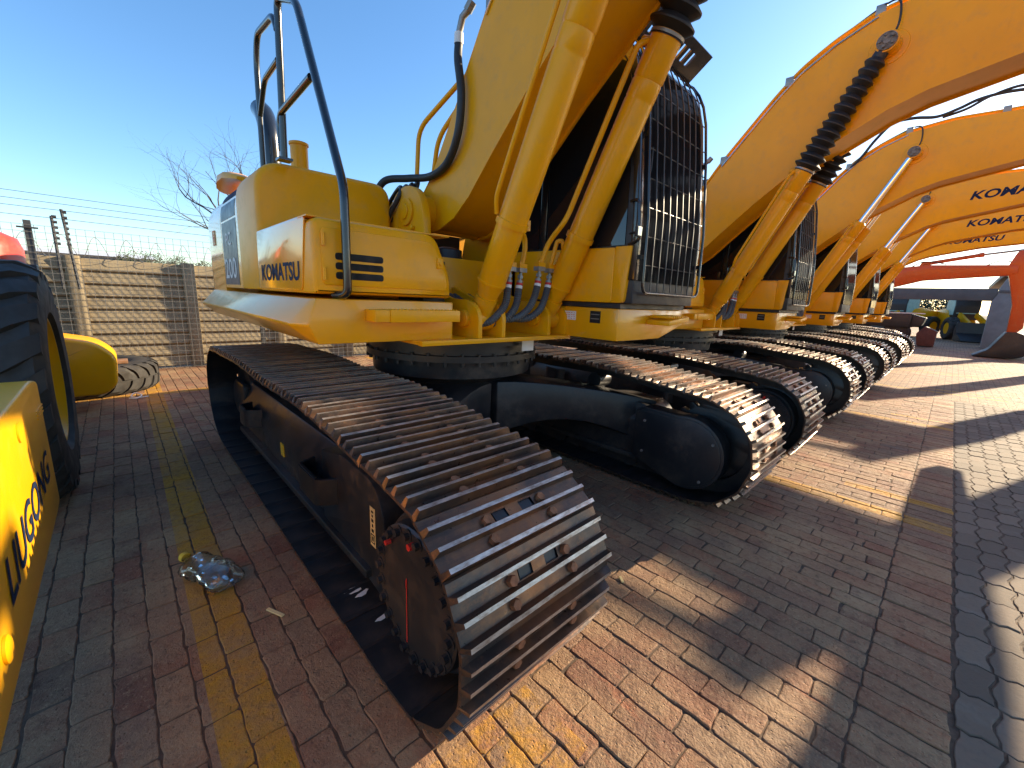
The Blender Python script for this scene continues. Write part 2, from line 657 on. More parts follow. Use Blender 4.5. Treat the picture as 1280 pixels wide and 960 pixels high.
def make_track(root, xc, single, shift, inner):
    """crawler: chain + shoes. inner = +1 when the machine's centre lies towards +x"""
    mb = MB()
    # link chain: two continuous rails inside the shoes
    a, _ = resample(PATH, 120)
    rin = []
    for i in range(120):
        p, q = a[i - 1], a[(i + 1) % 120]
        t = (q - p) / np.linalg.norm(q - p)
        nn = np.array([t[1], -t[0]])
        if nn @ (a[i] - np.array([2.83, 0.45])) < 0:
            nn = -nn
        o_, i_ = a[i] - nn * 0.004, a[i] - nn * 0.10
        m_ = a[i] - nn * 0.06
        rin.append([(xc - 0.085, *o_), (xc + 0.085, *o_), (xc + 0.085, *i_), (xc + 0.055, *i_), (xc + 0.055, *m_), (xc - 0.055, *m_), (xc - 0.055, *i_), (xc - 0.085, *i_)])
    rin.append(rin[0])
    mb.rings(rin, 0, cap=False)
    if not single:
        for k in range(NSH):
            shoe_mesh_into(mb, Matrix.Translation((xc, 0, 0)) @ shoe_matrix(k, NSH, shift), 1, 2, 3)
    tr = mb.build('crawler_track', ['black', 'shoe', 'tip', 'rustybolt'], root, O, smooth=0)
    if single:
        global SHOE
        if SHOE is None:
            sb = MB()
            shoe_mesh_into(sb, Matrix.Identity(4))
            o = sb.build('track_shoe', ['shoe', 'tip', 'rustybolt', 'black'], tr, smooth=0)
            SHOE = o.data
        else:
            o = bpy.data.objects.new('track_shoe', SHOE)
            COL.objects.link(o)
            o.parent = tr
        rnd = random.Random(int(xc * 10))
        for k in range(NSH):
            if k:
                o = bpy.data.objects.new('track_shoe', SHOE)
                COL.objects.link(o)
                o.parent = tr
            jit = Matrix.Rotation(R(rnd.uniform(-0.5, 0.5)), 4, 'Z') @ Matrix.Translation((rnd.uniform(-0.002, 0.002), 0, rnd.uniform(-0.0015, 0.0015)))
            fl = Matrix.Identity(4)
            o.matrix_local = Matrix.Translation(Vector((xc, 0, 0)) - O) @ shoe_matrix(k, NSH, shift) @ fl @ jit
    # track frame ---------------------------------------------------------
    s = inner
    # frame section (x offset from xc towards outside = -s)
    def fx(d):          # d > 0 -> outside
        return xc - s * d
    mb = MB()
    sec = [(0.165, 0.20), (0.175, 0.42), (0.09, 0.60), (-0.12, 0.60), (-0.19, 0.50), (-0.19, 0.20)]
    mb.rings([[(fx(d), y, z) for d, z in sec] for y in (1.66, 4.30)], 0)
    mb.box(min(fx(0.21), fx(-0.2)), max(fx(0.21), fx(-0.2)), 1.64, 4.30, 0.155, 0.20)
    # motor housing block near the sprocket with rounded top
    hs = rpoly([(1.50, 0.10), (1.50, 0.50), (1.60, 0.64), (1.95, 0.655), (2.25, 0.60), (2.25, 0.2)], [0.02, 0.12, 0.1, 0.06, 0.02, 0.02])
    mb.prism(hs, 0, fx(0.182), fx(-0.16))
    # idler yoke at the rear
    mb.prism(rpoly([(4.25, 0.26), (4.25, 0.58), (4.62, 0.58), (4.72, 0.50), (4.72, 0.34), (4.6, 0.26)], 0.04), 0, fx(0.165), fx(0.115))
    mb.prism(rpoly([(4.25, 0.26), (4.25, 0.58), (4.62, 0.58), (4.72, 0.50), (4.72, 0.34), (4.6, 0.26)], 0.04), 0, fx(-0.165), fx(-0.115))
    fr = mb.build('track_frame', 'black', root, O, bevel=0.008)
    # wheels of the undercarriage
    mb = MB()
    for y in (1.75, 2.15, 2.55, 2.95, 3.35, 3.75, 4.12):
        mb.lathe([(-0.13, 0.06), (-0.13, 0.10), (-0.03, 0.10), (-0.02, 0.07), (0.02, 0.07), (0.03, 0.10), (0.13, 0.10), (0.13, 0.06)], (xc, y, 0.155), (1, 0, 0), 20)
    mb.build('track_rollers', 'black', root, O)
    for y in (2.2, 3.5):
        mb = MB()
        mb.lathe([(-0.09, 0.03), (-0.09, 0.07), (0.09, 0.07), (0.09, 0.03)], (xc, y, 0.735), (1, 0, 0), 18)
        mb.box(xc - 0.03, xc + 0.03, y - 0.04, y + 0.04, 0.58, 0.70)
        mb.build('carrier_roller', 'black', root, O)
    mb = MB()
    mb.lathe([(-0.10, 0.08), (-0.10, 0.27), (-0.05, 0.28), (-0.045, 0.325), (0.045, 0.325), (0.05, 0.28), (0.10, 0.27), (0.10, 0.08)], (xc, 4.53, 0.465), (1, 0, 0), 40)
    mb.build('idler_wheel', 'black', root, O)
    # sprocket with teeth
    poly = []
    for k in range(21):
        for da, rr in ((-6.5, 0.285), (-3, 0.33), (3, 0.33), (6.5, 0.285)):
            a = R(k * 360 / 21 + da)
            poly.append((1.125 + rr * math.sin(a), 0.430 + rr * math.cos(a)))
    mb = MB()
    mb.prism(poly, 0, xc - 0.03, xc + 0.03)
    mb.build('sprocket', 'black', root, O, bevel=0.004)
    # final drive: cover disc with a ring of bolts (outside)
    mb = MB()
    ax = (-s, 0, 0)
    c0 = Vector((fx(0), 1.12, 0.415))
    mb.lathe([(0.02, 0.27), (0.14, 0.285), (0.20, 0.285), (0.215, 0.275), (0.215, 0.262), (0.262, 0.258), (0.27, 0.25), (0.272, 0.001)], c0, ax, 56)
    for k in range(22):
        a = R(k * 360 / 22 + 5)
        p = c0 + Vector((0, math.sin(a) * 0.232, math.cos(a) * 0.232)) + Vector(ax) * 0.270
        mb.cyl(p, p + Vector(ax) * 0.004, 0.024, None, 14)
        mb.cyl(p + Vector(ax) * 0.003, p + Vector(ax) * 0.020, 0.0145, None, 6)
    fd = mb.build('final_drive', 'black', root, O, smooth=30)
    mb = MB()
    p0 = c0 + Vector(ax) * 0.2745
    for yy, z0, z1, w in ((0.03, -0.20, 0.06, 0.0022), (0.033, 0.02, 0.05, 0.003)):
        mb.box(p0.x - 0.0006, p0.x + 0.0006, p0.y + yy - w, p0.y + yy + w, p0.z + z0, p0.z + z1)
    for yy, zz, r in ((-0.02, 0.215, 0.012), (0.145, 0.15, 0.009)):
        mb.cyl(p0 + Vector((0, yy, zz)), p0 + Vector((0, yy, zz)) + Vector(ax) * 0.021, r, None, 12)
    mb.build('paint_mark', 'redmark', fd, O)
    # pocket steps on the outer side
    for y0, y1 in ((2.02, 2.42), (3.62, 3.95)):
        mb = MB()
        x_out, x_in = 0.275, 0.165
        loop = [(y0, x_in), (y0 + 0.05, x_out), (y1 - 0.05, x_out), (y1, x_in)]
        lp = rpoly(loop, [0.0, 0.05, 0.05, 0.0])
        lin = rpoly([(y0 + 0.02, x_in), (y0 + 0.065, x_out - 0.014), (y1 - 0.065, x_out - 0.014), (y1 - 0.02, x_in)], [0.0, 0.04, 0.04, 0.0])
        n = len(lp)
        rr = []
        for i in range(n):
            rr.append([(fx(lp[i][1]), lp[i][0], 0.36), (fx(lp[i][1]), lp[i][0], 0.50), (fx(lin[i][1]), lin[i][0], 0.50), (fx(lin[i][1]), lin[i][0], 0.36)])
        mb.rings(rr, 0)
        mb.prism([(fx(q[1]), q[0]) for q in lin], 2, 0.405, 0.415)
        nt = 15
        for i in range(nt):        # serrated tread strip on the outer edge
            yy = y0 + 0.075 + (y1 - y0 - 0.15) * i / nt
            mb.box(fx(x_out - 0.012) - 0.006, fx(x_out - 0.012) + 0.006, yy, yy + 0.011, 0.499, 0.509)
        mb.build('track_step', 'black', root, O, smooth=30)
    # labels on the frame
    mb = MB()
    xo = fx(0.1845)
    mb.box(xo - 0.0007, xo + 0.0007, 1.585, 1.635, 0.33, 0.52)
    lb = mb.build('warning_label', 'cream', fr, O)
    mb = MB()
    for z0, z1, y0, y1 in ((0.345, 0.35, 1.592, 1.628), (0.385, 0.39, 1.592, 1.628), (0.35, 0.385, 1.592, 1.596), (0.35, 0.385, 1.624, 1.628), (0.357, 0.378, 1.603, 1.617), (0.40, 0.415, 1.60, 1.62), (0.425, 0.44, 1.604, 1.616), (0.45, 0.465, 1.60, 1.62), (0.475, 0.485, 1.604, 1.616), (0.495, 0.505, 1.60, 1.62)):
        xx = fx(0.1858)
        mb.box(xx - 0.0006, xx + 0.0006, y0, y1, z0, z1)
    mb.build('label_print', 'darkgap', fr, O)
    mb = MB()
    xo = fx(0.1745)
    mb.box(xo - 0.004, xo + 0.002, 3.02, 3.09, 0.30, 0.39)
    mb.build('caution_label', 'labelyellow', fr, O)
    # inner side: teardrop motor cover
    mb = MB()
    pts = []
    for a in np.linspace(200, 340 + 60, 22):
        pts.append((1.19 + 0.275 * math.cos(R(a - 90 - 90)), 0.385 + 0.275 * math.sin(R(a - 90 - 90))))
    pts = []
    for a in np.linspace(75, 290, 24):
        pts.append((1.19 + 0.275 * math.cos(R(a)), 0.385 + 0.275 * math.sin(R(a))))
    pts += [(1.62, 0.24), (1.62, 0.62), (1.55, 0.66)]
    mb.prism(pts, 0, fx(-0.17), fx(-0.315))
    mb.prism(inset(pts, 0.02), 0, fx(-0.31), fx(-0.322))
    mc = mb.build('motor_cover', 'black', root, O, bevel=0.005)
    mb = MB()
    for y, z in ((1.0, 0.50), (1.06, 0.20), (1.53, 0.55), (1.53, 0.30)):
        mb.cyl((fx(-0.32), y, z), (fx(-0.332), y, z), 0.012, 0.009, 8)
    mb.build('cover_bolts', 'steel', mc, O)
    return tr


def bezier_leg(mb, sx, sy):
    """one leg of the X-shaped car body: from the centre out to the track frame"""
    cx, cy = 2.08, 2.93
    prof = []
    for t in np.linspace(0, 1, 9):
        x = cx + sx * (0.03 + t * 1.11)
        yo = cy + sy * (0.56 + 0.78 * t ** 1.4)
        yi = cy + sy * (0.10 + 0.70 * t ** 1.5)
        zt = 0.80 - 0.14 * t ** 1.6
        zb = 0.36 + 0.13 * math.sin(t * math.pi * 0.9) - 0.16 * t ** 3
        prof.append([(x, yo, zb), (x, yo, zt), (x, yi, zt + 0.02), (x, yi, zb)])
    mb.rings(prof, 0)


def build_excavator(label, group, col='yellow', bellows=True, guard=True, single=True, writing=True, boom_on=True, boom_text=True):
    root = empty('excavator', (0, 0, 0), label, 'excavator', group)
    Y = col
    G_ = 'gloss' if col == 'yellow' else col
    make_track(root, 0.905, single, 0.0, +1)
    make_track(root, 3.255, single, 0.07, -1)
    # ---- car body
    mb = MB()
    for sx in (-1, 1):
        for sy in (-1, 1):
            bezier_leg(mb, sx, sy)
    mb.lathe([(0.40, 0.44), (0.42, 0.48), (0.80, 0.50), (0.86, 0.60), (0.90, 0.62)], (2.08, 2.93, 0), (0, 0, 1), 40)
    mb.build('car_body', 'black', root, O, bevel=0.01)
    # ---- swing bearing
    mb = MB()
    mb.lathe([(0.86, 0.60), (0.86, 0.66), (0.98, 0.67), (0.985, 0.71), (1.03, 0.71), (1.035, 0.69), (1.10, 0.69), (1.105, 0.735), (1.135, 0.735), (1.14, 0.70), (1.18, 0.70), (1.18, 0.5)], (2.08, 2.93, 0), (0, 0, 1), 72)
    for k in range(36):
        a = R(k * 10)
        p = Vector((2.08 + 0.70 * math.cos(a), 2.93 + 0.70 * math.sin(a), 1.028))
        mb.cyl(p, p + Vector((0, 0, 0.02)), 0.014, None, 6)
        p.z = 0.985
        mb.cyl(p, p - Vector((0, 0, 0.03)), 0.014, None, 6)
    sb = mb.build('swing_bearing', 'black', root, O, smooth=35)
    mb = MB()
    lp = []
    for a in np.linspace(232, 285, 20):
        lp.append((2.08 + 0.735 * math.cos(R(a)), 2.93 + 0.735 * math.sin(R(a)), 1.165))
    mb.tube(lp, 0.007, 8)
    mb.build('grease_line', 'steel', sb, O)
    mb = MB()
    mb.box(2.14, 2.26, 2.145, 2.148, 1.07, 1.15)
    mb.build('white_tag', 'white', sb, O)

    # ---- revolving frame
    mb = MB()
    zt, zb = 1.41, 1.185
    # centre plate and walls
    mb.prism([(1.22, 2.06), (2.52, 2.06), (2.52, 4.9), (1.22, 4.9)], 2, 1.165, 1.19)
    mb.box(1.50, 2.47, 2.60, 2.64, 1.19, 1.72)                              # front cross wall
    mb.prism([(2.60, 1.19), (2.60, 1.75), (3.3, 1.75), (4.9, 1.42), (4.9, 1.19)], 0, 1.50, 1.54)
    mb.prism([(2.60, 1.19), (2.60, 1.75), (3.3, 1.75), (4.9, 1.42), (4.9, 1.19)], 0, 2.43, 2.47)
    mb.box(1.53, 2.44, 2.62, 4.9, 1.405, 1.43)
    frame = mb.build('revolving_frame', Y, root, O, bevel=0.004)
    # side decks with their D-shaped skirts
    def deck(side):
        def X(x):
            return x if side < 0 else 2 * 2.08 - x
        inner_x = 1.50 if side < 0 else 1.66
        y0 = 2.12 if side < 0 else 1.585
        mb = MB()
        sec = [(inner_x, zt), (0.70, zt), (0.595, 1.285), (0.60, 1.272), (0.70, zb), (inner_x, zb)]
        if side > 0:
            sec = [(inner_x, zt), (0.72, zt), (0.60, 1.30), (0.605, 1.285), (1.05, zb), (inner_x, zb)]
        capsec = [(x + (0.06 if x < 0.69 else 0.0), z) for x, z in sec]
        rr = [[(X(x), y0, z) for x, z in capsec], [(X(x), y0 + 0.10, z) for x, z in sec], [(X(x), 4.95, z) for x, z in sec]]
        mb.rings(rr, 0)
        return mb.build('side_deck', 'semigloss' if Y == 'yellow' else Y, root, O, bevel=0.008)
    dk = deck(-1)
    dl = deck(1)
    # front step on the right deck (serrated top)
    mb = MB()
    mb.box(1.02, 1.46, 1.99, 2.118, 1.30, 1.365)
    mb.box(0.94, 1.02, 1.995, 2.118, 1.302, 1.363)
    for i in range(22):
        mb.prism([(1.03 + i * 0.019, 1.364), (1.0365 + i * 0.019, 1.374), (1.043 + i * 0.019, 1.364)], 1, 1.992, 2.0)
    mb.build('front_step', Y, root, O, bevel=0.003)
    mb = MB()
    mb.hexa([(2.88, 1.40, 1.30), (3.2, 1.40, 1.33), (3.2, 1.58, 1.33), (2.88, 1.58, 1.30), (2.88, 1.40, 1.335), (3.2, 1.40, 1.365), (3.2, 1.58, 1.365), (2.88, 1.58, 1.335)])
    for i in range(9):
        mb.box(2.90 + i * 0.034, 2.912 + i * 0.034, 1.41, 1.57, 1.352, 1.372)
    mb.build('cab_step', Y, root, O, bevel=0.003)
    # labels on the cab-side frame
    for nm, mt, y0, y1, z0, z1 in (('operation_label', 'white', 1.95, 2.08, 1.31, 1.375), ('vent_grille', 'darkgap', 1.73, 1.82, 1.30, 1.385)):
        mb = MB()
        mb.box(2.498, 2.5005 if nm == 'vent_grille' else 2.4995, y0, y1, z0, z1)
        o = mb.build(nm, mt, dl, O)
        if nm == 'operation_label':
            mb = MB()
            rnd = random.Random(3)
            for r_ in range(4):
                for c_ in range(5):
                    yy = y0 + 0.01 + c_ * 0.023
                    mb.box(2.4973, 2.498, yy, yy + rnd.uniform(0.008, 0.018), z0 + 0.008 + r_ * 0.014, z0 + 0.012 + r_ * 0.014)
            mb.build('label_print', 'redmark', dl, O)
        else:
            mb = MB()
            for z in (1.327, 1.358):
                mb.box(2.4962, 2.4975, y0 + 0.008, y1 - 0.008, z, z + 0.006)
            mb.build('grille_bars', 'steel', dl, O)
    # ---- boom-cylinder brackets
    mb = MB()
    for cx in (1.745, 2.395):
        for dx in (-0.115, 0.085):
            p = rpoly([(2.03, 1.19), (2.03, 1.36), (2.13, 1.43), (2.33, 1.43), (2.62, 1.52), (2.62, 1.19)], [0.01, 0.09, 0.09, 0.05, 0.01, 0.01])
            mb.prism(p, 0, cx + dx, cx + dx + 0.032)
        mb.cyl((cx - 0.135, 2.165, 1.31), (cx + 0.14, 2.165, 1.31), 0.045, None, 18)
        mb.cyl((cx - 0.15, 2.165, 1.31), (cx - 0.115, 2.165, 1.31), 0.055, None, 18)
    mb.box(1.22, 2.53, 2.015, 2.06, 1.163, 1.192)
    mb.build('cylinder_bracket', Y, root, O, bevel=0.004)
    # ---- boom foot brackets
    for x0, x1 in ((1.66, 1.72), (2.44, 2.50)):
        mb = MB()
        p = rpoly([(2.70, 1.5), (2.72, 2.02), (2.80, 2.19), (2.98, 2.25), (3.16, 2.19), (3.27, 2.0), (3.4, 1.5)], [0, 0.1, 0.12, 0.12, 0.12, 0.1, 0])
        mb.prism(p, 0, x0, x1)
        c = x0 if x0 < 2 else x1
        sg = -1 if x0 < 2 else 1
        mb.cyl((c, 2.96, 2.05), (c + sg * 0.02, 2.96, 2.05), 0.10, None, 24)
        mb.cyl((c + sg * 0.02, 2.96, 2.05), (c + sg * 0.032, 2.96, 2.05), 0.055, None, 20)
        mb.cyl((c + sg * 0.0, 2.86, 1.93), (c + sg * 0.03, 2.86, 1.93), 0.02, None, 8)
        mb.cyl((c + sg * 0.0, 3.06, 1.93), (c + sg * 0.03, 3.06, 1.93), 0.02, None, 8)
        mb.build('boom_bracket', Y, root, O, bevel=0.006)
    # dark machinery seen between the frames (valves, swing motor)
    mb = MB()
    mb.lathe([(1.19, 0.16), (1.6, 0.16), (1.62, 0.12), (1.8, 0.12), (1.82, 0.05)], (1.95, 2.85, 0), (0, 0, 1), 20)
    mb.box(1.56, 1.9, 3.35, 3.9, 1.45, 2.02)
    for i in range(5):
        mb.cyl((1.60 + i * 0.06, 3.33, 1.6 + 0.05 * (i % 2)), (1.60 + i * 0.06, 3.0, 1.5), 0.02, None, 8)
    mb.box(1.95, 2.40, 3.3, 3.9, 1.45, 1.98)
    for i in range(4):
        mb.tube(smooth_line([(1.62 + i * 0.05, 3.2, 2.0), (1.66 + i * 0.05, 3.05, 2.2 + 0.03 * i), (1.74 + i * 0.04, 3.25, 2.26), (1.7 + i * 0.05, 3.5, 2.05)]), 0.017, 7)
    mb.box(1.40, 1.56, 2.3, 2.62, 1.2, 1.66)
    mb.build('hydraulic_block', 'plastic', root, O, bevel=0.008)

    # ---- tool box at the right front corner
    mb = MB()
    prof = rpoly([(0.70, 1.432), (0.70, 1.79), (1.38, 1.79), (1.49, 1.55), (1.49, 1.432)], [0.012, 0.05, 0.07, 0.12, 0.012])
    mb.rings([[(x, 2.16, z) for x, z in inset(prof, 0.035)], [(x, 2.135, z) for x, z in inset(prof, 0.02)], [(x, 2.135, z) for x, z in inset(prof, 0.019)]], 0) if False else None
    mb.rings([[(x, 2.13, z) for x, z in inset(prof, 0.018)], [(x, 2.14, z) for x, z in inset(prof, 0.006)], [(x, 2.165, z) for x, z in prof], [(x, 3.14, z) for x, z in prof]], 0)
    tb = mb.build('toolbox', Y, root, O, smooth=50)
    mb = MB()                       # door in the front face with its rounded outline and three slots
    door = rpoly([(0.735, 1.475), (0.735, 1.745), (1.36, 1.745), (1.455, 1.55), (1.455, 1.475)], [0.03, 0.03, 0.06, 0.1, 0.03])
    mb.prism(door, 1, 2.1245, 2.14)
    dr = mb.build('toolbox_door', Y, tb, O, bevel=0.004)
    mb = MB()
    for z in (1.507, 1.553, 1.599):
        mb.prism(rpoly([(0.80, z), (0.80, z + 0.034), (1.05, z + 0.034), (1.05, z)], 0.015), 1, 2.1225, 2.13)
    mb.build('door_slot', 'darkgap', dr, O)
    mb = MB()
    mb.box(0.69, 1.50, 2.17, 2.30, 1.7905, 1.797)
    mb.box(0.90, 1.40, 2.35, 3.05, 1.7905, 1.7935)
    for i in range(10):
        for j in range(7):
            mb.cyl((0.95 + i * 0.045, 2.42 + j * 0.09, 1.7935), (0.95 + i * 0.045, 2.42 + j * 0.09, 1.799), 0.012, 0.008, 8)
    mb.build('tread_plate', Y, tb, O)
    mb = MB()
    mb.box(1.385, 1.425, 2.1185, 2.1245, 1.60, 1.66)
    mb.cyl((1.405, 2.1185, 1.63), (1.405, 2.112, 1.63), 0.012, None, 12)
    mb.build('door_latch', Y, dr, O, bevel=0.002)
    for z in (1.53, 1.69):
        mb = MB()
        mb.cyl((0.745, 2.120, z - 0.03), (0.745, 2.120, z + 0.03), 0.009, None, 10)
        mb.build('door_hinge', Y, dr, O)
    # side panel carrying the wordmark; slightly proud of the toolbox side
    mb = MB()
    sp = rpoly([(2.30, 1.445), (2.215, 1.80), (3.13, 1.795), (3.16, 1.445)], [0.02, 0.03, 0.02, 0.02])
    mb.prism(sp, 0, 0.692, 0.702)
    pn = mb.build('side_panel', G_, tb, O, bevel=0.004)
    if writing:
        text('wordmark', 'KOMATSU', 'navy', pn, (0.6912, 3.06, 1.492), (0, -1, 0), (0, 0, 1), 0.098, 0.745, bold=0.028, off=O)

    # ---- fuel tank, engine hood and counterweight share one rounded section
    def sect(x_side, ztop, rad, x_in):
        out = [(x_side, 1.435)]
        for k in range(11):
            a = R(180 - 9 * k)
            out.append((x_side + rad + rad * math.cos(a), ztop - rad + rad * math.sin(a)))
        out.append((x_in, ztop))
        out.append((x_in, 1.435))
        return out
    sc_ = sect(0.705, 2.235, 0.15, 1.64)

    def shrink(sec, d):
        cx, cz = 1.15, 1.83
        return [(x + (d if x < cx else -d), z + (d if z < cz else -d)) for x, z in sec]
    mb = MB()
    sec_t = rpoly([(0.705, 1.435), (0.705, 2.245), (1.63, 2.255), (1.63, 1.435)], [0.01, 0.20, 0.13, 0.01], 10)
    mb.rings([[(x, 3.145, z) for x, z in shrink(sec_t, 0.03)], [(x, 3.155, z) for x, z in shrink(sec_t, 0.010)], [(x, 3.185, z) for x, z in sec_t], [(x, 3.70, z) for x, z in sec_t]], 0)
    tk = mb.build('fuel_tank', Y, root, O, smooth=50)
    mb = MB()
    mb.lathe([(0, 0.055), (0.15, 0.055), (0.155, 0.062), (0.17, 0.062), (0.175, 0.05)], (1.02, 3.27, 2.25), (0, 0, 1), 28)
    mb.build('air_precleaner', Y, tk, O, smooth=35)
    mb = MB()
    mb.lathe([(0, 0.05), (0.03, 0.05), (0.035, 0.03)], (1.20, 3.42, 2.25), (0, 0, 1), 20)
    mb.build('filler_cap', 'plastic', tk, O, smooth=35)
    # engine hood
    mb = MB()
    sec_h = rpoly([(0.705, 1.435), (0.705, 2.245), (2.08, 2.27), (3.455, 2.245), (3.455, 1.435)], [0.01, 0.26, 0.0, 0.26, 0.01], 12)
    mb.rings([[(x, y, z) for x, z in sec_h] for y in (3.703, 4.36)], 0)
    hd = mb.build('engine_hood', G_, root, O, smooth=50)
    # counterweight
    mb = MB()
    plan = []
    rs = 0.55
    def ring(d, z):
        pts = [(0.705 + d, 4.372), (0.705 + d, 4.95)]
        for k in range(1, 9):
            a = R(k * 11.25)
            pts.append((0.705 + d + (0.62 - d * 0.4) * (1 - math.cos(a)), 4.95 + (0.62 - d * 0.6) * math.sin(a)))
        pts.append((2.08, 5.70 - d))
        m = [(2 * 2.08 - x, y) for x, y in pts[::-1][1:]]
        return [(x, y, z) for x, y in pts + m]
    mb.rings([ring(0.06, 1.19), ring(0.0, 1.27), ring(0.0, 1.99), ring(0.014, 2.07), ring(0.045, 2.135), ring(0.09, 2.185), ring(0.15, 2.222), ring(0.22, 2.24), ring(0.28, 2.246)], 0)
    cw = mb.build('counterweight', G_, root, O, smooth=50)
    mb = MB()
    for dz, y0 in ((0, 0),):
        mb.prism(rpoly([(4.66, 1.80), (4.66, 1.93), (4.78, 1.93), (4.78, 1.80)], 0.008), 0, 0.7015, 0.7035)
    mb.build('hook_label', 'cream', cw, O)
    mb = MB()
    for q in ((4.665, 4.775, 1.805, 1.812), (4.665, 4.775, 1.918, 1.925), (4.665, 4.671, 1.812, 1.918), (4.769, 4.775, 1.812, 1.918), (4.69, 4.75, 1.86, 1.875), (4.70, 4.72, 1.83, 1.86), (4.715, 4.74, 1.885, 1.90)):
        mb.box(0.7000, 0.7012, q[0], q[1], q[2], q[3])
    mb.build('label_print', 'redmark', cw, O)
    # dark reveal between hood and counterweight
    mb = MB()
    sg = rpoly([(0.715, 1.44), (0.715, 2.235), (2.08, 2.255), (3.445, 2.235), (3.445, 1.44)], [0.01, 0.26, 0.0, 0.26, 0.01], 12)
    mb.prism(sg, 1, 4.355, 4.376)
    mb.build('seam', 'darkgap', hd, O)
    # model stripe that follows the hood's section
    def strip(t0, t1, y0, y1, slant=0.0):
        side = [(0.705, 1.45)] + [q for q in sec_h if q[0] < 1.0 and q[1] > 1.5]
        P = np.array(side)
        d = np.sqrt(((P[1:] - P[:-1]) ** 2).sum(1))
        s = np.concatenate([[0], np.cumsum(d)])
        mb = MB()
        a = []
        for t in np.linspace(t0, t1, 14):
            x, z = np.interp(t, s, P[:, 0]), np.interp(t, s, P[:, 1])
            x2, z2 = np.interp(t + 0.002, s, P[:, 0]), np.interp(t + 0.002, s, P[:, 1])
            tx, tz = x2 - x, z2 - z
            l = math.hypot(tx, tz) or 1
            nx, nz = -tz / l, tx / l
            dy = slant * (t - t0)
            a.append([(x + nx * 0.0016, y0 + dy, z + nz * 0.0016), (x + nx * 0.0016, y1 + dy, z + nz * 0.0016)])
        mb.rings(a, 0, cap=False, closed=False)
        return mb
    if writing:
        sp_ = strip(0.012, 0.50, 3.80, 4.345, -0.05).build('model_stripe', 'slate', hd, O)
        strip(0.515, 0.635, 3.78, 4.33, -0.05).build('model_stripe', 'slate', hd, O)
        strip(0.66, 0.84, 3.76, 4.32, -0.05).build('model_stripe', 'navy', hd, O)
        text('model_number', 'PC', 'white_decal', sp_, (0.7024, 4.19, 1.765), (0, -1, 0), (0, 0, 1), 0.10, 0.2, bold=0.012, off=O)
        text('model_number', '200', 'white_decal', sp_, (0.7024, 4.29, 1.51), (0, -1, 0), (0, 0, 1), 0.16, 0.42, bold=0.012, off=O)
    # exhaust stack with cut-back outlet
    mb = MB()
    mb.tube(smooth_line([(1.02, 3.95, 2.24), (1.02, 3.95, 2.50), (1.02, 3.97, 2.66), (1.02, 4.05, 2.79), (1.02, 4.16, 2.86)], 6), 0.072, 20)
    mb.cyl((1.02, 3.95, 2.235), (1.02, 3.95, 2.27), 0.10, None, 24)
    mb.build('exhaust_stack', 'rail', root, O)
    # yellow rear mirror standing above the corner of the hood
    mb = MB()
    mb.rings([[(0.82 + dx * w, 4.62 - 0.62 * t, 2.25 + 0.02 + dz * h + 0.05 * math.sin(t * 3.1)) for dx, dz in ((-.5, -.3), (-.45, .35), (-.2, .55), (.2, .55), (.45, .35), (.5, -.3), (.2, -.5), (-.2, -.5))] for t, w, h in ((0, 0.10, 0.05), (0.12, 0.18, 0.07), (0.35, 0.22, 0.085), (0.65, 0.20, 0.07), (0.9, 0.13, 0.045), (1.0, 0.08, 0.03))], 0)
    mb.build('rear_mirror', Y, root, O, smooth=60)
    # ---- handrails
    mb = MB()
    r_ = 0.021
    A = fillet([(0.80, 2.16, 1.43), (0.84, 2.085, 1.43), (0.84, 2.085, 1.93), (0.87, 2.70, 2.95), (0.87, 3.02, 3.10), (0.87, 3.08, 2.24)], 0.07)
    mb.tube(A, r_, 12)
    mb.tube(fillet([(0.87, 3.06, 2.95), (0.87, 3.12, 3.05), (0.87, 3.5, 3.09), (0.87, 3.56, 2.95), (0.87, 3.58, 2.24)], 0.08), 0.019, 12)
    mb.tube(fillet([(0.862, 2.51, 2.53), (0.862, 3.10, 2.505), (0.862, 3.10, 2.30)], 0.08), 0.019, 12)
    mb.tube(fillet([(0.87, 3.565, 2.62), (0.87, 3.40, 2.79), (0.87, 3.08, 2.80)], 0.06), 0.017, 12)
    for y in (3.08, 3.58):
        mb.box(0.83, 0.91, y - 0.04, y + 0.04, 2.238, 2.252)
    mb.build('handrail', 'rail', root, O, smooth=60)

    # ---- cab
    x0, x1 = 2.50, 3.44

    def zc(q):
        return [(y, z if z < 2.5 else 2.5 + (z - 2.5) * 1.31) for y, z in q]
    cabm = MB()
    FP = [(1.485, 1.445), (1.49, 1.60), (1.495, 2.0), (1.545, 2.5), (1.585, 2.80), (1.62, 2.93), (1.665, 3.02), (1.72, 3.085), (1.80, 3.14), (1.95, 3.185)]
    sp2 = [(y + 0.012, z) for y, z in FP] + [(2.9, 3.20), (3.2, 3.14), (3.28, 3.02), (3.30, 1.445)]
    cabm.prism(sp2, 0, x0 + 0.012, x1 - 0.008)
    cabo = cabm.build('cab_shell', 'plastic', root, O, bevel=0.012)
    # pillars and roof edge framing
    mb = MB()
    for xa, xb in ((x0 - 0.004, x0 + 0.05), (x1 - 0.05, x1 + 0.004)):
        fp_in = [(y + 0.05, z - (0.045 if z > 2.9 else 0.0)) for y, z in FP[1:]]
        for q in (FP[1:] + fp_in[::-1], [(1.93, 3.145), (1.93, 3.195), (3.1, 3.215), (3.24, 3.13), (3.16, 3.09)], [(3.22, 1.84), (3.20, 3.08), (3.31, 3.06), (3.31, 1.84)], [(2.30, 1.84), (2.30, 3.14), (2.37, 3.14), (2.37, 1.84)]):
            mb.prism(q, 0, xa, xb)
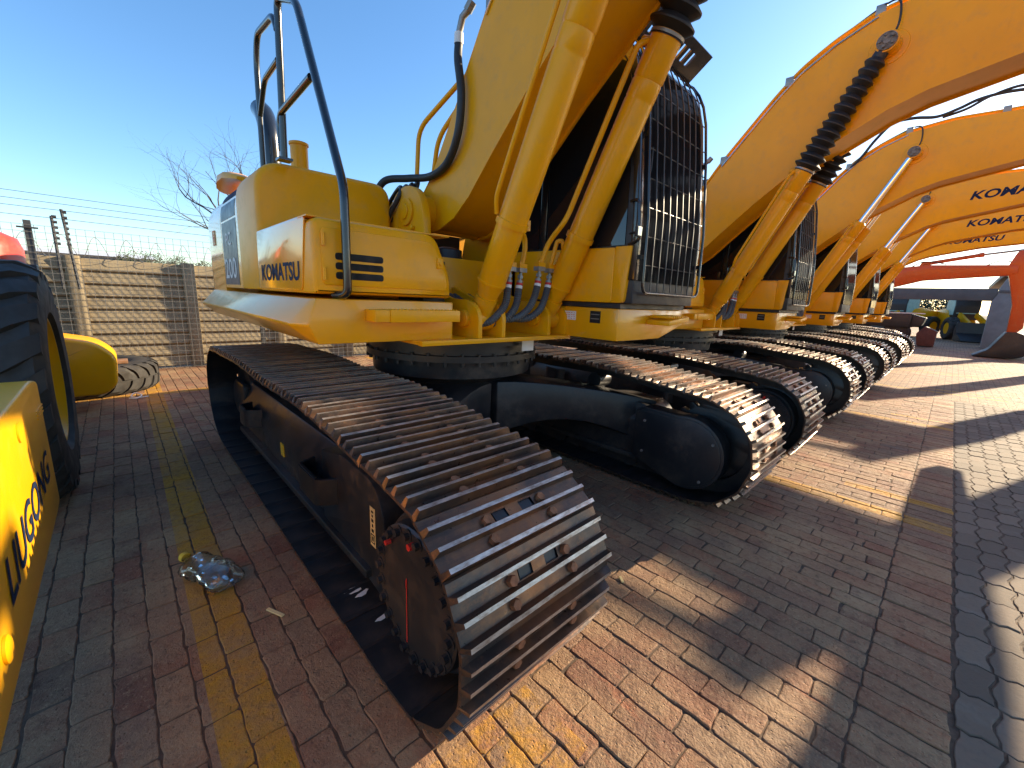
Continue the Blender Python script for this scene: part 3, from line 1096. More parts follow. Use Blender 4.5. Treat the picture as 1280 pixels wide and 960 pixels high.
    mb.prism([(1.96, 3.17), (1.96, 3.205), (3.1, 3.225), (3.1, 3.18)], 0, x0 + 0.05, x1 - 0.05)
    mb.build('cab_pillars', 'rail', cabo, O, bevel=0.008)
    # windows
    mb = MB()
    mb.prism([(1.59, 1.83), (1.60, 2.3), (1.63, 2.72), (1.69, 2.94), (1.80, 3.06), (1.95, 3.12), (2.29, 3.13), (2.29, 1.83)], 0, x0 + 0.004, x0 + 0.010)
    mb.build('side_window', 'glass', cabo, O)
    mb = MB()
    mb.prism([(2.38, 1.84), (2.38, 3.13), (3.15, 3.09), (3.19, 1.84)], 0, x0 + 0.004, x0 + 0.010)
    mb.build('side_window', 'glass', cabo, O)
    mb = MB()
    ws = [(y + 0.004, z) for y, z in FP[1:]]
    mb.rings([[(x0 + 0.052, y, z) for y, z in ws], [(x1 - 0.052, y, z) for y, z in ws]], 0, cap=False, closed=False)
    mb.build('windscreen', 'dustyglass', cabo, O)
    # lower yellow side panel
    mb = MB()
    lp = rpoly([(1.64, 1.448), (1.645, 1.815), (3.34, 1.835), (3.34, 1.448)], [0.02, 0.02, 0.02, 0.02])
    mb.prism(lp, 0, x0 - 0.022, x0 + 0.02)
    mb.prism(rpoly([(1.55, 1.45), (1.52, 1.82), (1.645, 1.82), (1.645, 1.448)], [0.03, 0, 0, 0]), 0, x0 - 0.020, x0 + 0.045)
    mb.build('cab_lower_panel', Y, cabo, O, bevel=0.006)
    mb = MB()
    mb.prism(lp, 0, x1 - 0.02, x1 + 0.022)
    mb.build('cab_lower_panel', Y, cabo, O, bevel=0.006)
    mb = MB()
    mb.box(x0 - 0.012, x1 + 0.012, 1.57, 3.33, 1.4125, 1.444)
    mb.build('cab_mount', 'plastic', cabo, O)
    # roof visor, slotted
    mb = MB()
    def vp(x, t):
        return Vector((x, 1.68 - 0.16 * t, 3.085 + 0.12 * t))
    nrm = Vector((0, 0.11, 0.20)).normalized() * 0.008
    xsl = np.linspace(x0, 3.30, 12)
    slots = (1, 2, 6, 7, 8)
    for i in range(11):
        a, b = xsl[i], xsl[i + 1]
        spans = [(0, 0.30), (0.72, 1.0)] if i in slots else [(0, 1.0)]
        if i in slots:
            for q0, q1 in ((a, a + 0.018), (b - 0.018, b)):
                pt = [vp(q0, 0.30), vp(q1, 0.30), vp(q1, 0.72), vp(q0, 0.72)]
                mb.hexa([p - nrm for p in pt] + [p + nrm for p in pt])
        for t0, t1 in spans:
            pt = [vp(a, t0), vp(b, t0), vp(b, t1), vp(a, t1)]
            mb.hexa([p - nrm for p in pt] + [p + nrm for p in pt])
    mb.build('roof_visor', 'rail', cabo, O)
    # mirror and grab bar on the front pillar
    mb = MB()
    mb.tube(fillet([(x0 + 0.0, 1.57, 2.10), (x0 - 0.02, 1.50, 2.10), (x0 - 0.02, 1.47, 1.85), (x0 + 0.0, 1.56, 1.83)], 0.03), 0.010, 8)
    mb.build('grab_bar', 'rail', cabo, O)
    mb = MB()
    mb.box(x0 - 0.06, x0 - 0.005, 1.465, 1.485, 1.87, 1.93)
    mb.tube([(x0 + 0.01, 1.56, 1.90), (x0 - 0.03, 1.48, 1.90)], 0.008, 8)
    mb.build('work_lamp', 'plastic', cabo, O, bevel=0.006)
    mb = MB()
    mb.box(x0 - 0.054, x0 - 0.011, 1.4635, 1.4645, 1.876, 1.924)
    mb.build('lamp_lens', 'mint', cabo, O)
    # seat and controls behind the windscreen are hidden by the tint; wiper
    mb = MB()
    mb.tube([(x0 + 0.12, 1.518, 1.75), (x0 + 0.15, 1.54, 2.45)], 0.007, 6)
    mb.build('wiper', 'plastic', cabo, O)
    if guard:
        g0, g1 = 2.55, 3.41

        def gy(z):
            return float(np.interp(z, [1.5, 1.60, 2.0, 2.5, 2.8, 2.93, 3.02, 3.09, 3.14], [1.455, 1.455, 1.465, 1.515, 1.555, 1.59, 1.635, 1.69, 1.76]))
        mb = MB()
        zs = [1.66, 1.75, 2.0, 2.3, 2.5, 2.65, 2.8, 2.87, 2.93, 2.98, 3.02, 3.06, 3.09, 3.12, 3.14]
        bot = fillet([(g0, gy(1.66), 1.66), (g0, gy(1.52), 1.52), (g1, gy(1.52), 1.52), (g1, gy(1.66), 1.66)], 0.11, 8)
        outl = [(g0, gy(z), z) for z in zs[::-1]] + bot[1:-1] + [(g1, gy(z), z) for z in zs]
        mb.tube(outl, 0.010, 8)
        for i in range(1, 9):
            x = g0 + (g1 - g0) * i / 9
            mb.tube([(x, gy(z) - 0.004, z) for z in [1.52] + zs], 0.0045, 6, cap=False, mi=1)
        for z in (1.70, 1.88, 2.06, 2.24, 2.42, 2.60, 2.78, 2.95, 3.08):
            mb.tube([(g0, gy(z) + 0.004, z), (g1, gy(z) + 0.004, z)], 0.0036, 6, cap=False, mi=1)
        for z in (1.75, 2.5):
            for x in (g0, g1):
                mb.box(x - 0.012, x + 0.012, gy(z), 1.58, z - 0.015, z + 0.015)
        mb.build('front_guard', ['rail', 'guardwire'], cabo, O, smooth=60)
    if boom_on:
        build_boom(root, Y, bellows, writing and boom_text)
    return root


FOOT = (2.96, 2.06)
PIN = (0.88, 3.92)
CYF = (2.165, 1.31)


def build_boom(root, Y, bellows, writing):
    upper = [(3.10, 2.16), (3.02, 2.22), (2.88, 2.34), (2.50, 2.85), (2.27, 3.17), (1.78, 3.74), (1.57, 3.95), (1.30, 4.12), (0.99, 4.25), (0.5, 4.31), (0.0, 4.29), (-0.6, 4.29), (-1.6, 4.34), (-2.4, 4.40), (-2.85, 4.40), (-3.05, 4.25)]
    lower = [(-3.05, 4.0), (-2.85, 3.88), (-1.6, 3.80), (-0.6, 3.70), (0.0, 3.58), (0.53, 3.47), (0.80, 3.37), (1.07, 3.22), (1.36, 3.06), (1.85, 2.66), (2.20, 2.34), (2.43, 2.12), (2.60, 2.0), (2.80, 1.93), (3.0, 1.92), (3.10, 2.0)]
    poly = upper + lower
    pin_ = inset(poly, 0.022)
    mb = MB()
    xa, xb = 1.835, 2.325
    mb.prism(poly, 0, xa, xa + 0.016)
    mb.prism(poly, 0, xb - 0.016, xb)
    mb.prism(pin_, 0, xa + 0.014, xb - 0.014)
    # cylinder pin bosses
    for x, sg in ((xa, -1), (xb, 1)):
        mb.lathe([(0, 0.15), (0.008, 0.145), (0.012, 0.10), (0.05, 0.095)], (x, PIN[0], PIN[1]), (sg, 0, 0), 28)
    # foot tube between the brackets
    mb.cyl((1.722, FOOT[0], FOOT[1]), (2.438, FOOT[0], FOOT[1]), 0.13, None, 28)
    mb.cyl((xa - 0.03, -2.90, 4.05), (xb + 0.03, -2.90, 4.05), 0.13, None, 24)
    boom = mb.build('boom', Y, root, O, smooth=30)
    for x, sg in ((1.688, -1),):
        mb = MB()
        mb.lathe([(0, 0.075), (0.012, 0.075), (0.014, 0.068), (0.010, 0.066), (0.010, 0.03), (0.016, 0.028)], (x, PIN[0], PIN[1]), (sg, 0, 0), 28)
        for k in range(5):
            a = R(k * 72)
            mb.cyl((x - 0.015, PIN[0] + 0.05 * math.cos(a), PIN[1] + 0.05 * math.sin(a)), (x - 0.032, PIN[0] + 0.05 * math.cos(a), PIN[1] + 0.05 * math.sin(a)), 0.012, None, 8)
        mb.build('pin_plate', 'castplate', boom, O, smooth=35)
    # grease hose from the pin up to the boom's top edge
    mb = MB()
    mb.tube(smooth_line([(1.775, PIN[0] - 0.02, PIN[1] + 0.06), (1.77, PIN[0] - 0.05, 4.10), (1.79, 0.86, 4.28), (1.86, 0.97, 4.32), (1.90, 1.15, 4.26), (1.92, 1.35, 4.17)], 6), 0.009, 8)
    mb.build('grease_hose', 'hose', boom, O)
    # steel oil pipes clamped along the top edge
    up_pts = [(y, z) for y, z in upper if -2.3 < y < 2.6]
    mb = MB()
    for x, dz in ((1.872, 0.045), (1.945, 0.048), (2.21, 0.048), (2.285, 0.045)):
        body = [(x, y + dz * 0.55, z + dz * 0.8) for y, z in up_pts]
        st = [(1.79 if x < 2 else x, 3.03, 2.34), (1.79 if x < 2 else x, 3.0, 2.66), (x, 2.60, 2.88)] if x < 1.9 or x > 2.25 else [(x - 0.09 if x < 2 else x, 2.90, 2.34), (x - 0.09 if x < 2 else x, 2.84, 2.58), (x, 2.56, 2.86)]
        mb.tube(fillet(st + body, 0.10), 0.017, 10)
    mb.build('oil_pipe', Y, boom, O, smooth=60)
    mb = MB()
    for i, (y, z) in enumerate([(2.27, 3.17), (1.68, 3.85), (0.99, 4.25), (0.0, 4.29), (-1.0, 4.31)]):
        for xx in (1.855, 2.20):
            mb.box(xx, xx + 0.105, y - 0.03, y + 0.05, z - 0.005, z + 0.085)
    mb.build('pipe_clamp', 'steel', boom, O, bevel=0.004)
    # bright edge rail under the pipes
    mb = MB()
    mb.tube([(1.828, y + 0.012, z - 0.035) for y, z in up_pts[1:6]], 0.009, 8)
    mb.build('edge_pipe', 'chrome', boom, O)
    # big black hose that swings from the deck up to the pipe
    mb = MB()
    hp = smooth_line([(1.58, 3.34, 2.18), (1.64, 3.26, 2.31), (1.74, 3.08, 2.32), (1.80, 2.86, 2.31), (1.80, 2.64, 2.36), (1.79, 2.50, 2.52), (1.79, 2.47, 2.74), (1.79, 2.51, 2.95), (1.80, 2.52, 3.06)], 8)
    mb.tube(hp, 0.027, 14)
    hs = mb.build('boom_hose', 'hose', boom, O, smooth=60)
    mb = MB()
    mb.tube([(1.80, 2.52, 3.05), (1.80, 2.518, 3.11)], 0.03, 12)
    mb.build('hose_collar', 'white', boom, O)
    mb = MB()
    mb.tube([(1.80, 2.518, 3.11), (1.805, 2.49, 3.19), (1.82, 2.45, 3.22)], 0.022, 12)
    mb.cyl((1.818, 2.455, 3.215), (1.83, 2.42, 3.26), 0.03, None, 6)
    mb.build('hose_fitting', 'steel', boom, O)
    mb = MB()
    if not bellows:
        mb.tube(smooth_line([(1.84, 1.66, 3.86), (1.80, 1.52, 4.02), (1.80, 1.40, 4.22), (1.80, 1.22, 4.42), (1.80, 0.98, 4.44), (1.82, 0.72, 4.40), (1.84, 0.50, 4.46), (1.86, 0.30, 4.54), (1.88, 0.0, 4.56), (1.90, -0.4, 4.50)], 6), 0.022, 10)
        mb.tube(smooth_line([(1.90, 0.66, 4.40), (1.86, 0.42, 4.44), (1.86, 0.2, 4.55), (1.86, -0.1, 4.60), (1.90, -0.5, 4.50)], 6), 0.018, 10)
    else:
        mb.tube(smooth_line([(1.95, -1.0, 4.50), (1.92, -1.3, 4.62), (1.92, -1.8, 4.66), (1.95, -2.3, 4.48)], 6), 0.02, 10)
    mb.build('crest_hoses', 'hose', boom, O)
    if writing:
        ang = math.atan2(0.07, 1.0)
        text('wordmark', 'KOMATSU', 'navy', boom, (xa - 0.0012, 0.22, 3.83), (0, -1, 0.05), (0, 0.05, 1), 0.17, 1.32, bold=0.03, shear=0.25, off=O)
        o = bpy.data.objects['wordmark'] if False else None
    # ---- boom cylinders
    f = Vector((0, CYF[0], CYF[1]))
    p = Vector((0, PIN[0], PIN[1]))
    d = (p - f).normalized()
    nrm = Vector((0, -d.z, d.y))      # points towards the boom side (rear/up)
    if nrm.y < 0:
        nrm = -nrm
    for cx in (1.745, 2.395):
        def at(t, off=0.0, dx=0.0):
            return Vector((cx + dx, 0, 0)) + f + d * t + nrm * off
        mb = MB()
        mb.lathe([(0.10, 0.05), (0.14, 0.055), (0.24, 0.084), (0.27, 0.088), (1.46, 0.088), (1.47, 0.085), (1.48, 0.088), (1.56, 0.088), (1.57, 0.085), (1.58, 0.090), (1.80, 0.090), (1.82, 0.07)], at(0), d, 32)
        mb.cyl(Vector((cx - 0.075, *f[1:])), Vector((cx + 0.075, *f[1:])), 0.078, None, 24)
        mb.lathe([(0.0, 0.06), (0.16, 0.075)], at(0), d, 20)
        mb.lathe([(0.62, 0.088), (0.62, 0.098), (0.655, 0.098), (0.655, 0.088)], at(0), d, 32)
        mb.lathe([(0.26, 0.088), (0.26, 0.094), (0.272, 0.094), (0.272, 0.088)], at(0), d, 32)
        # clamp lug on the band
        mb.box(-0.02, 0.02, -0.02, 0.02, -0.03, 0.03, 0, Matrix.Translation(at(0.64, 0.0, 0.115)))
        mb.box(-0.03, 0.03, -0.025, 0.025, -0.02, 0.02, 0, Matrix.Translation(at(0.64, 0.05, 0.09)))
        cyl = mb.build('boom_cylinder', Y, root, O, smooth=40)
        # feed pipes beside the tube, looping down to the hose flanges between the cylinders
        right = cx < 2
        fl = ((1.90, 2.05, 1.657), (2.01, 2.06, 1.657)) if right else ((2.18, 2.05, 1.68), (2.30, 2.06, 1.675))
        mb = MB()
        if right:
            mb.tube(fillet([at(1.74, 0.06, -0.06), at(1.70, 0.07, -0.115), at(0.74, 0.07, -0.115), at(0.66, 0.05, -0.09)], 0.06), 0.0135, 10)
            mb.tube(fillet([(1.80, 1.93, 1.86), (1.90, 2.02, 1.895), (2.03, 2.06, 1.86), (2.04, 2.06, 1.77), fl[1]], 0.055), 0.0175, 12)
            mb.tube(fillet([(1.80, 1.99, 1.80), (1.88, 2.03, 1.835), (1.945, 2.05, 1.80), fl[0]], 0.05), 0.0165, 12)
        else:
            mb.tube(fillet([at(1.74, 0.06, -0.06), at(1.70, 0.07, -0.125), at(0.76, 0.07, -0.125), at(0.70, 0.05, -0.16), (2.235, 2.03, 1.84), fl[0]], 0.06), 0.0175, 12)
            mb.tube(fillet([(2.36, 1.99, 1.78), (2.35, 2.0, 1.865), (2.325, 2.03, 1.86), fl[1]], 0.03), 0.0155, 12)
        mb.lathe([(-0.03, 0.026), (0.02, 0.026)], at(1.74, 0.085, -0.05), nrm, 12)
        bx = [min(q[0] for q in fl) - 0.035, max(q[0] for q in fl) + 0.035]
        for e in fl:
            mb.box(e[0] - 0.034, e[0] + 0.034, e[1] - 0.024, e[1] + 0.024, e[2] - 0.006, e[2] + 0.022)
            mb.cyl((e[0] - 0.022, e[1] - 0.012, e[2] + 0.02), (e[0] - 0.022, e[1] - 0.012, e[2] + 0.034), 0.009, None, 6)
            mb.cyl((e[0] + 0.022, e[1] + 0.012, e[2] + 0.02), (e[0] + 0.022, e[1] + 0.012, e[2] + 0.034), 0.009, None, 6)
        lug = (cx + (0.07 if right else -0.07))
        mb.box(min(lug, fl[0][0] if right else fl[1][0]), max(lug, fl[0][0] if right else fl[1][0]), 2.06, 2.085, 1.70, 1.73)
        mb.build('cylinder_pipe', Y, cyl, O, smooth=50)
        for e in fl:
            mb = MB()
            e = Vector(e)
            mb.box(e.x - 0.034, e.x + 0.034, e.y - 0.024, e.y + 0.024, e.z - 0.034, e.z - 0.0065)
            mb.cyl(e + Vector((0, 0, -0.03)), e + Vector((-0.006, 0.0, -0.09)), 0.012, None, 10)
            mb.cyl(e + Vector((-0.004, 0.0, -0.055)), e + Vector((-0.006, 0.0, -0.075)), 0.020, None, 6)
            mb.cyl(e + Vector((-0.006, 0.0, -0.088)), e + Vector((-0.014, 0.0, -0.145)), 0.022, None, 12)
            mb.build('pipe_flange', 'steel', cyl, O, smooth=40)
        for e in fl:
            mb = MB()
            e = Vector(e)
            mb.cyl(e + Vector((-0.0085, 0.0, -0.104)), e + Vector((-0.0105, 0.0, -0.119)), 0.0228, None, 12)
            mb.build('hose_tag', 'redmark', cyl, O)
        for e in fl:
            mb = MB()
            e = Vector(e)
            mb.cyl(e + Vector((-0.011, 0.0, -0.121)), e + Vector((-0.0135, 0.0, -0.140)), 0.0232, None, 12)
            mb.build('hose_label', 'white', cyl, O)
        for j, e in enumerate(fl):
            e = Vector(e)
            if right:
                wp = [e + Vector((-0.014, 0, -0.14)), e + Vector((-0.03, 0.0, -0.24)), Vector((e.x - 0.075, 2.06, 1.35)), Vector((e.x - 0.15, 2.10, 1.285)), Vector((e.x - 0.24, 2.22, 1.29)), Vector((e.x - 0.22, 2.58, 1.45))]
            else:
                wp = [e + Vector((-0.014, 0, -0.14)), e + Vector((-0.04, 0.0, -0.22)), Vector((e.x - 0.10, 2.05, 1.375)), Vector((e.x - 0.20, 2.07, 1.315)), Vector((e.x - 0.31, 2.13, 1.315)), Vector((e.x - 0.36, 2.3, 1.35)), Vector((e.x - 0.34, 2.58, 1.45))]
            wp = smooth_line(wp, 14)
            mb = MB()
            mb.tube(wp, [0.0225 + 0.003 * (i % 2) for i in range(len(wp))], 12)
            mb.build('cylinder_hose', 'sleeve', cyl, O, smooth=25)
        L = (p - f).length
        mb = MB()
        mb.lathe([(1.80, 0.047), (L - 0.09, 0.047)], at(0), d, 24)
        rod = mb.build('cylinder_rod', 'chrome', cyl, O, smooth=40)
        mb = MB()
        mb.cyl(Vector((cx - 0.055, *p[1:])), Vector((cx + 0.055, *p[1:])), 0.088, None, 28)
        mb.build('rod_eye', Y, cyl, O, smooth=40)
        if bellows:
            mb = MB()
            prof = [(1.775, 0.096)]
            n = 13
            t0, t1 = 1.80, L - 0.12
            for i in range(n):
                a = t0 + (t1 - t0) * i / n
                w = (t1 - t0) / n
                k = 1.12 - 0.40 * i / n
                prof += [(a, 0.072 * k + 0.006), (a + w * 0.46, 0.118 * k), (a + w * 0.58, 0.118 * k)]
            prof += [(t1, 0.058), (t1 + 0.05, 0.058)]
            mb.lathe(prof, at(0), d, 28)
            bl = mb.build('rod_bellows', 'plastic', cyl, O, smooth=25)
            mb = MB()
            mb.lathe([(1.782, 0.099), (1.797, 0.099)], at(0), d, 28)
            mb.build('bellows_clamp', 'steel', cyl, O)
    # ---- arm hanging from the boom tip, bucket curled on the ground
    mb = MB()
    armp = [(-2.70, 4.15), (-2.78, 4.62), (-3.02, 4.66), (-3.25, 3.75), (-3.32, 2.6), (-3.26, 0.75), (-3.14, 0.62), (-3.02, 0.72), (-2.88, 2.8), (-2.80, 3.4)]
    mb.prism(armp, 0, 1.90, 2.26)
    mb.build('arm', Y, root, O, bevel=0.01)
    mb = MB()
    mb.cyl((2.08, -1.1, 4.60), (2.08, -2.2, 4.66), 0.075, None, 20)
    mb.cyl((2.08, -2.2, 4.66), (2.08, -2.85, 4.60), 0.045, None, 16)
    mb.box(1.98, 2.18, -1.25, -1.0, 4.30, 4.66)
    mb.build('arm_cylinder', Y, root, O)
    mb = MB()
    mb.cyl((2.08, -3.28, 3.3), (2.08, -3.42, 1.8), 0.065, None, 18)
    mb.cyl((2.08, -3.42, 1.8), (2.08, -3.46, 1.0), 0.04, None, 14)
    mb.build('bucket_cylinder', Y, root, O)
    mb = MB()
    bp = rpoly([(-3.08, 0.80), (-3.5, 0.98), (-3.92, 0.72), (-4.0, 0.32), (-3.75, 0.03), (-3.25, 0.02), (-2.85, 0.12)], [0.05, 0.15, 0.25, 0.25, 0.2, 0.1, 0.0])
    mb.prism(bp, 0, 1.55, 2.61)
    for i in range(5):
        x = 1.60 + i * 0.225
        mb.hexa([(x, -2.9, 0.02), (x + 0.1, -2.9, 0.02), (x + 0.1, -2.9, 0.12), (x, -2.9, 0.12), (x + 0.02, -2.68, 0.10), (x + 0.08, -2.68, 0.10), (x + 0.08, -2.68, 0.14), (x + 0.02, -2.68, 0.14)])
    mb.build('bucket', 'black', root, O, bevel=0.01)


# ------------------------------------------------------------------ ground
def brick_colour(nt, v):
    """per-brick tone (v = random 0..1 attribute)"""
    return ramp(nt, v, [(0.0, (0.20, 0.088, 0.050)), (0.22, (0.31, 0.110, 0.054)), (0.42, (0.35, 0.155, 0.074)), (0.60, (0.28, 0.145, 0.082)), (0.80, (0.38, 0.205, 0.098)), (1.0, (0.23, 0.136, 0.086))])


def yellow_lines(nt, sep, wear, pos_):
    """mask of the worn yellow bay lines (world position)"""
    X, Yc = sep.outputs[0], sep.outputs[1]
    masks = []

    worn = ramp(nt, noise(nt, 9, 6, 0.75, vec=pos_), [(0.44, (0, 0, 0)), (0.58, (0.85,) * 3)])

    def band(x0, x1, y0, y1, skew=0.0, old=False):
        xx = math_n(nt, 'SUBTRACT', X, math_n(nt, 'MULTIPLY', Yc, skew))
        a = math_n(nt, 'GREATER_THAN', xx, x0)
        b = math_n(nt, 'LESS_THAN', xx, x1)
        c = math_n(nt, 'GREATER_THAN', Yc, y0)
        d = math_n(nt, 'LESS_THAN', Yc, y1)
        q = math_n(nt, 'MULTIPLY', math_n(nt, 'MULTIPLY', a, b), math_n(nt, 'MULTIPLY', c, d))
        masks.append(math_n(nt, 'MULTIPLY', q, worn) if old else q)
    band(0.065, 0.245, 0.55, 9.0, 0.010)
    band(0.55, 0.98, 0.58, 0.88, old=True)
    band(0.25, 0.56, 0.62, 0.80, old=True)
    for k in range(1, 8):
        band(0.13 + 3.80 * k, 0.30 + 3.80 * k, -0.95, 9.0)
        band(0.60 + 3.80 * k, 0.72 + 3.80 * k, -0.95, 0.4)
    band(-3.0, 30, 7.05, 7.22)
    m = masks[0]
    for q in masks[1:]:
        m = math_n(nt, 'MAXIMUM', m, q)
    return math_n(nt, 'MULTIPLY', m, wear)


def ground_common(nt, b, tone, joint, hgt):
    geo = nt.nodes.new('ShaderNodeNewGeometry')
    pos = geo.outputs['Position']
    sep = nt.nodes.new('ShaderNodeSeparateXYZ')
    nt.links.new(pos, sep.inputs[0])
    c = brick_colour(nt, tone)
    big = noise(nt, 0.55, 5, 0.6, vec=pos)
    mid = noise(nt, 3.2, 6, 0.65, vec=pos)
    fine = noise(nt, 28, 6, 0.7, vec=pos)
    grit = noise(nt, 110, 3, 0.6, vec=pos)
    # dust, darker oily areas, reddish scuffs
    c = mix(nt, ramp(nt, mid, [(0.40, (0, 0, 0)), (0.68, (0.8, 0.8, 0.8))]), c, (0.46, 0.295, 0.150))
    c = mix(nt, ramp(nt, big, [(0.38, (0.65, 0.65, 0.65)), (0.60, (0, 0, 0))]), c, (0.135, 0.080, 0.052))
    st = noise(nt, 2.6, 6, 0.7, vec=pos, stretch=(4, 0.9, 1))
    c = mix(nt, ramp(nt, st, [(0.58, (0, 0, 0)), (0.72, (0.6, 0.6, 0.6))]), c, (0.36, 0.105, 0.045))
    c = mix(nt, ramp(nt, fine, [(0.52, (0, 0, 0)), (0.72, (0.65, 0.65, 0.65))]), c, (0.085, 0.052, 0.038))
    c = mix(nt, ramp(nt, noise(nt, 75, 4, 0.7, vec=pos), [(0.56, (0, 0, 0)), (0.70, (0.6, 0.6, 0.6))]), c, (0.46, 0.31, 0.17))
    wear = ramp(nt, math_n(nt, 'ADD', math_n(nt, 'MULTIPLY', mid, 0.6), math_n(nt, 'MULTIPLY', fine, 0.4)), [(0.40, (0.95,) * 3), (0.60, (0.25,) * 3)])
    yl = yellow_lines(nt, sep, wear, pos)
    c = mix(nt, yl, c, (0.52, 0.25, 0.010))
    if joint is not None:
        c = mix(nt, joint, c, (0.045, 0.030, 0.022))
    nt.links.new(c, b.inputs['Base Color'])
    nt.links.new(ramp(nt, fine, [(0.3, (0.62,) * 3), (0.7, (0.92,) * 3)]), b.inputs['Roughness'])
    b.inputs['Specular IOR Level'].default_value = 0.35
    h = math_n(nt, 'ADD', math_n(nt, 'MULTIPLY', fine, 0.9), math_n(nt, 'MULTIPLY', grit, 0.35))
    h = math_n(nt, 'ADD', h, math_n(nt, 'MULTIPLY', mid, 0.8))
    vo = N(nt, 'ShaderNodeTexVoronoi', Scale=42.0)
    nt.links.new(pos, vo.inputs['Vector'])
    pits = ramp(nt, vo.outputs['Distance'], [(0.06, (0, 0, 0)), (0.20, (1, 1, 1))])
    h = math_n(nt, 'ADD', h, math_n(nt, 'MULTIPLY', pits, 0.35))
    if hgt is not None:
        h = math_n(nt, 'ADD', h, hgt)
    bump(nt, b, h, 1.0, 0.010)


m, nt, b = new_mat('clay_pavers')
at_ = N(nt, 'ShaderNodeAttribute', attribute_name='tone')
ground_common(nt, b, at_.outputs['Fac'], None, None)
M['pavers'] = m

m, nt, b = new_mat('clay_pavers_far')
geo = nt.nodes.new('ShaderNodeNewGeometry')
sp_ = nt.nodes.new('ShaderNodeSeparateXYZ')
nt.links.new(geo.outputs['Position'], sp_.inputs[0])
cb = nt.nodes.new('ShaderNodeCombineXYZ')
nt.links.new(sp_.outputs[1], cb.inputs[0])
nt.links.new(sp_.outputs[0], cb.inputs[1])
bt = N(nt, 'ShaderNodeTexBrick', Scale=1.0)
bt.inputs['Brick Width'].default_value = 0.224
bt.inputs['Row Height'].default_value = 0.108
bt.inputs['Mortar Size'].default_value = 0.006
bt.inputs['Color1'].default_value = (0, 0, 0, 1)
bt.inputs['Color2'].default_value = (1, 1, 1, 1)
bt.inputs['Mortar'].default_value = (0.5, 0.5, 0.5, 1)
nt.links.new(cb.outputs[0], bt.inputs['Vector'])
inv = math_n(nt, 'MULTIPLY', bt.outputs['Fac'], -1.5)
ground_common(nt, b, bt.outputs['Color'], bt.outputs['Fac'], inv)
M['pavers_far'] = m

m, nt, b = new_mat('grey_concrete_pavers')
geo = nt.nodes.new('ShaderNodeNewGeometry')
pos = geo.outputs['Position']
at_ = N(nt, 'ShaderNodeAttribute', attribute_name='tone')
c = ramp(nt, at_.outputs['Fac'], [(0, (0.125, 0.088, 0.060)), (0.5, (0.165, 0.117, 0.080)), (1, (0.20, 0.142, 0.098))])
f1, f2 = noise(nt, 4, 6, 0.65, vec=pos), noise(nt, 40, 5, 0.7, vec=pos)
c = mix(nt, ramp(nt, f1, [(0.55, (0, 0, 0)), (0.75, (0.7,) * 3)]), c, (0.22, 0.185, 0.15))
c = mix(nt, ramp(nt, f2, [(0.5, (0, 0, 0)), (0.75, (0.5,) * 3)]), c, (0.10, 0.085, 0.07))
nt.links.new(c, b.inputs['Base Color'])
b.inputs['Roughness'].default_value = 0.85
bump(nt, b, f2, 0.5, 0.004)
M['greypavers'] = m
M['sand'] = simple('joint_sand', (0.10, 0.062, 0.038), 0.95, var=0.4, scale=30, bmp=0.4, bscale=90)

# base sheet out to the horizon
gm = bpy.data.meshes.new('ground')
gb = bmesh.new()
gq = 2500
for quad in (((-gq, -gq), (gq, -gq), (gq, gq), (-gq, gq)),):
    gb.faces.new([gb.verts.new((x, y, -0.016)) for x, y in quad])
gb.to_mesh(gm)
gb.free()
gm.materials.append(M['pavers_far'])
go = bpy.data.objects.new('ground', gm)
COL.objects.link(go)
kind(go)


def joint_sheet(name, x0, x1, y0, y1, z, mat):
    mb = MB()
    mb.quad([(x0, y0, z), (x1, y0, z), (x1, y1, z), (x0, y1, z)])
    return kind(mb.build(name, mat, smooth=0))


GX0, GX1, GY0, GY1 = -2.0, 10.6, -0.002, 9.2
joint_sheet('joint_sand', GX0, GX1, -2.4, GY1, -0.0062, 'sand')


def bricks(name, cells, mat, edge=0.0035, crown=0.0022, lip=0.009):
    """cells: list of closed outlines [(x,y)..] (already inset by half a joint)"""
    verts, faces, tone = [], [], []
    rnd = random.Random(11)
    for poly, t in cells:
        n = len(poly)
        cx = sum(p[0] for p in poly) / n
        cy = sum(p[1] for p in poly) / n
        dz = rnd.gauss(0, 0.0014)
        tx, ty = rnd.gauss(0, 0.006), rnd.gauss(0, 0.005)
        b0 = len(verts)
        for ring_, (k, z) in enumerate(((0, -0.012), (0, -0.005), (0.0018, -0.0012), (0.005, 0.0))):
            for x, y in poly:
                d = math.hypot(x - cx, y - cy)
                f = max(0.0, 1 - k / d)
                px, py = cx + (x - cx) * f, cy + (y - cy) * f
                verts.append((px, py, z + dz + (px - cx) * tx + (py - cy) * ty - 0.0012))
        for ring_ in range(3):
            o0, o1 = b0 + ring_ * n, b0 + (ring_ + 1) * n
            for i in range(n):
                j = (i + 1) % n
                faces.append((o0 + i, o0 + j, o1 + j, o1 + i))
                tone.append(t)
        faces.append(tuple(b0 + 3 * n + i for i in range(n)))
        tone.append(t)
    me = bpy.data.meshes.new(name)
    me.from_pydata(verts, [], faces)
    a = me.attributes.new('tone', 'FLOAT', 'FACE')
    a.data.foreach_set('value', tone)
    me.materials.append(M[mat])
    for p in me.polygons:
        p.use_smooth = True
    me.set_sharp_from_angle(angle=R(14))
    o = bpy.data.objects.new(name, me)
    COL.objects.link(o)
    kind(o)
    return o


def wob(x, y, s=0.0045):
    return (x + s * 0.7 * (math.sin(x * 23 + y * 37.3) + 0.7 * math.sin(x * 113 - y * 141)), y + s * 0.7 * (math.sin(x * 43.1 - y * 29) + 0.7 * math.sin(x * 131 + y * 157)))


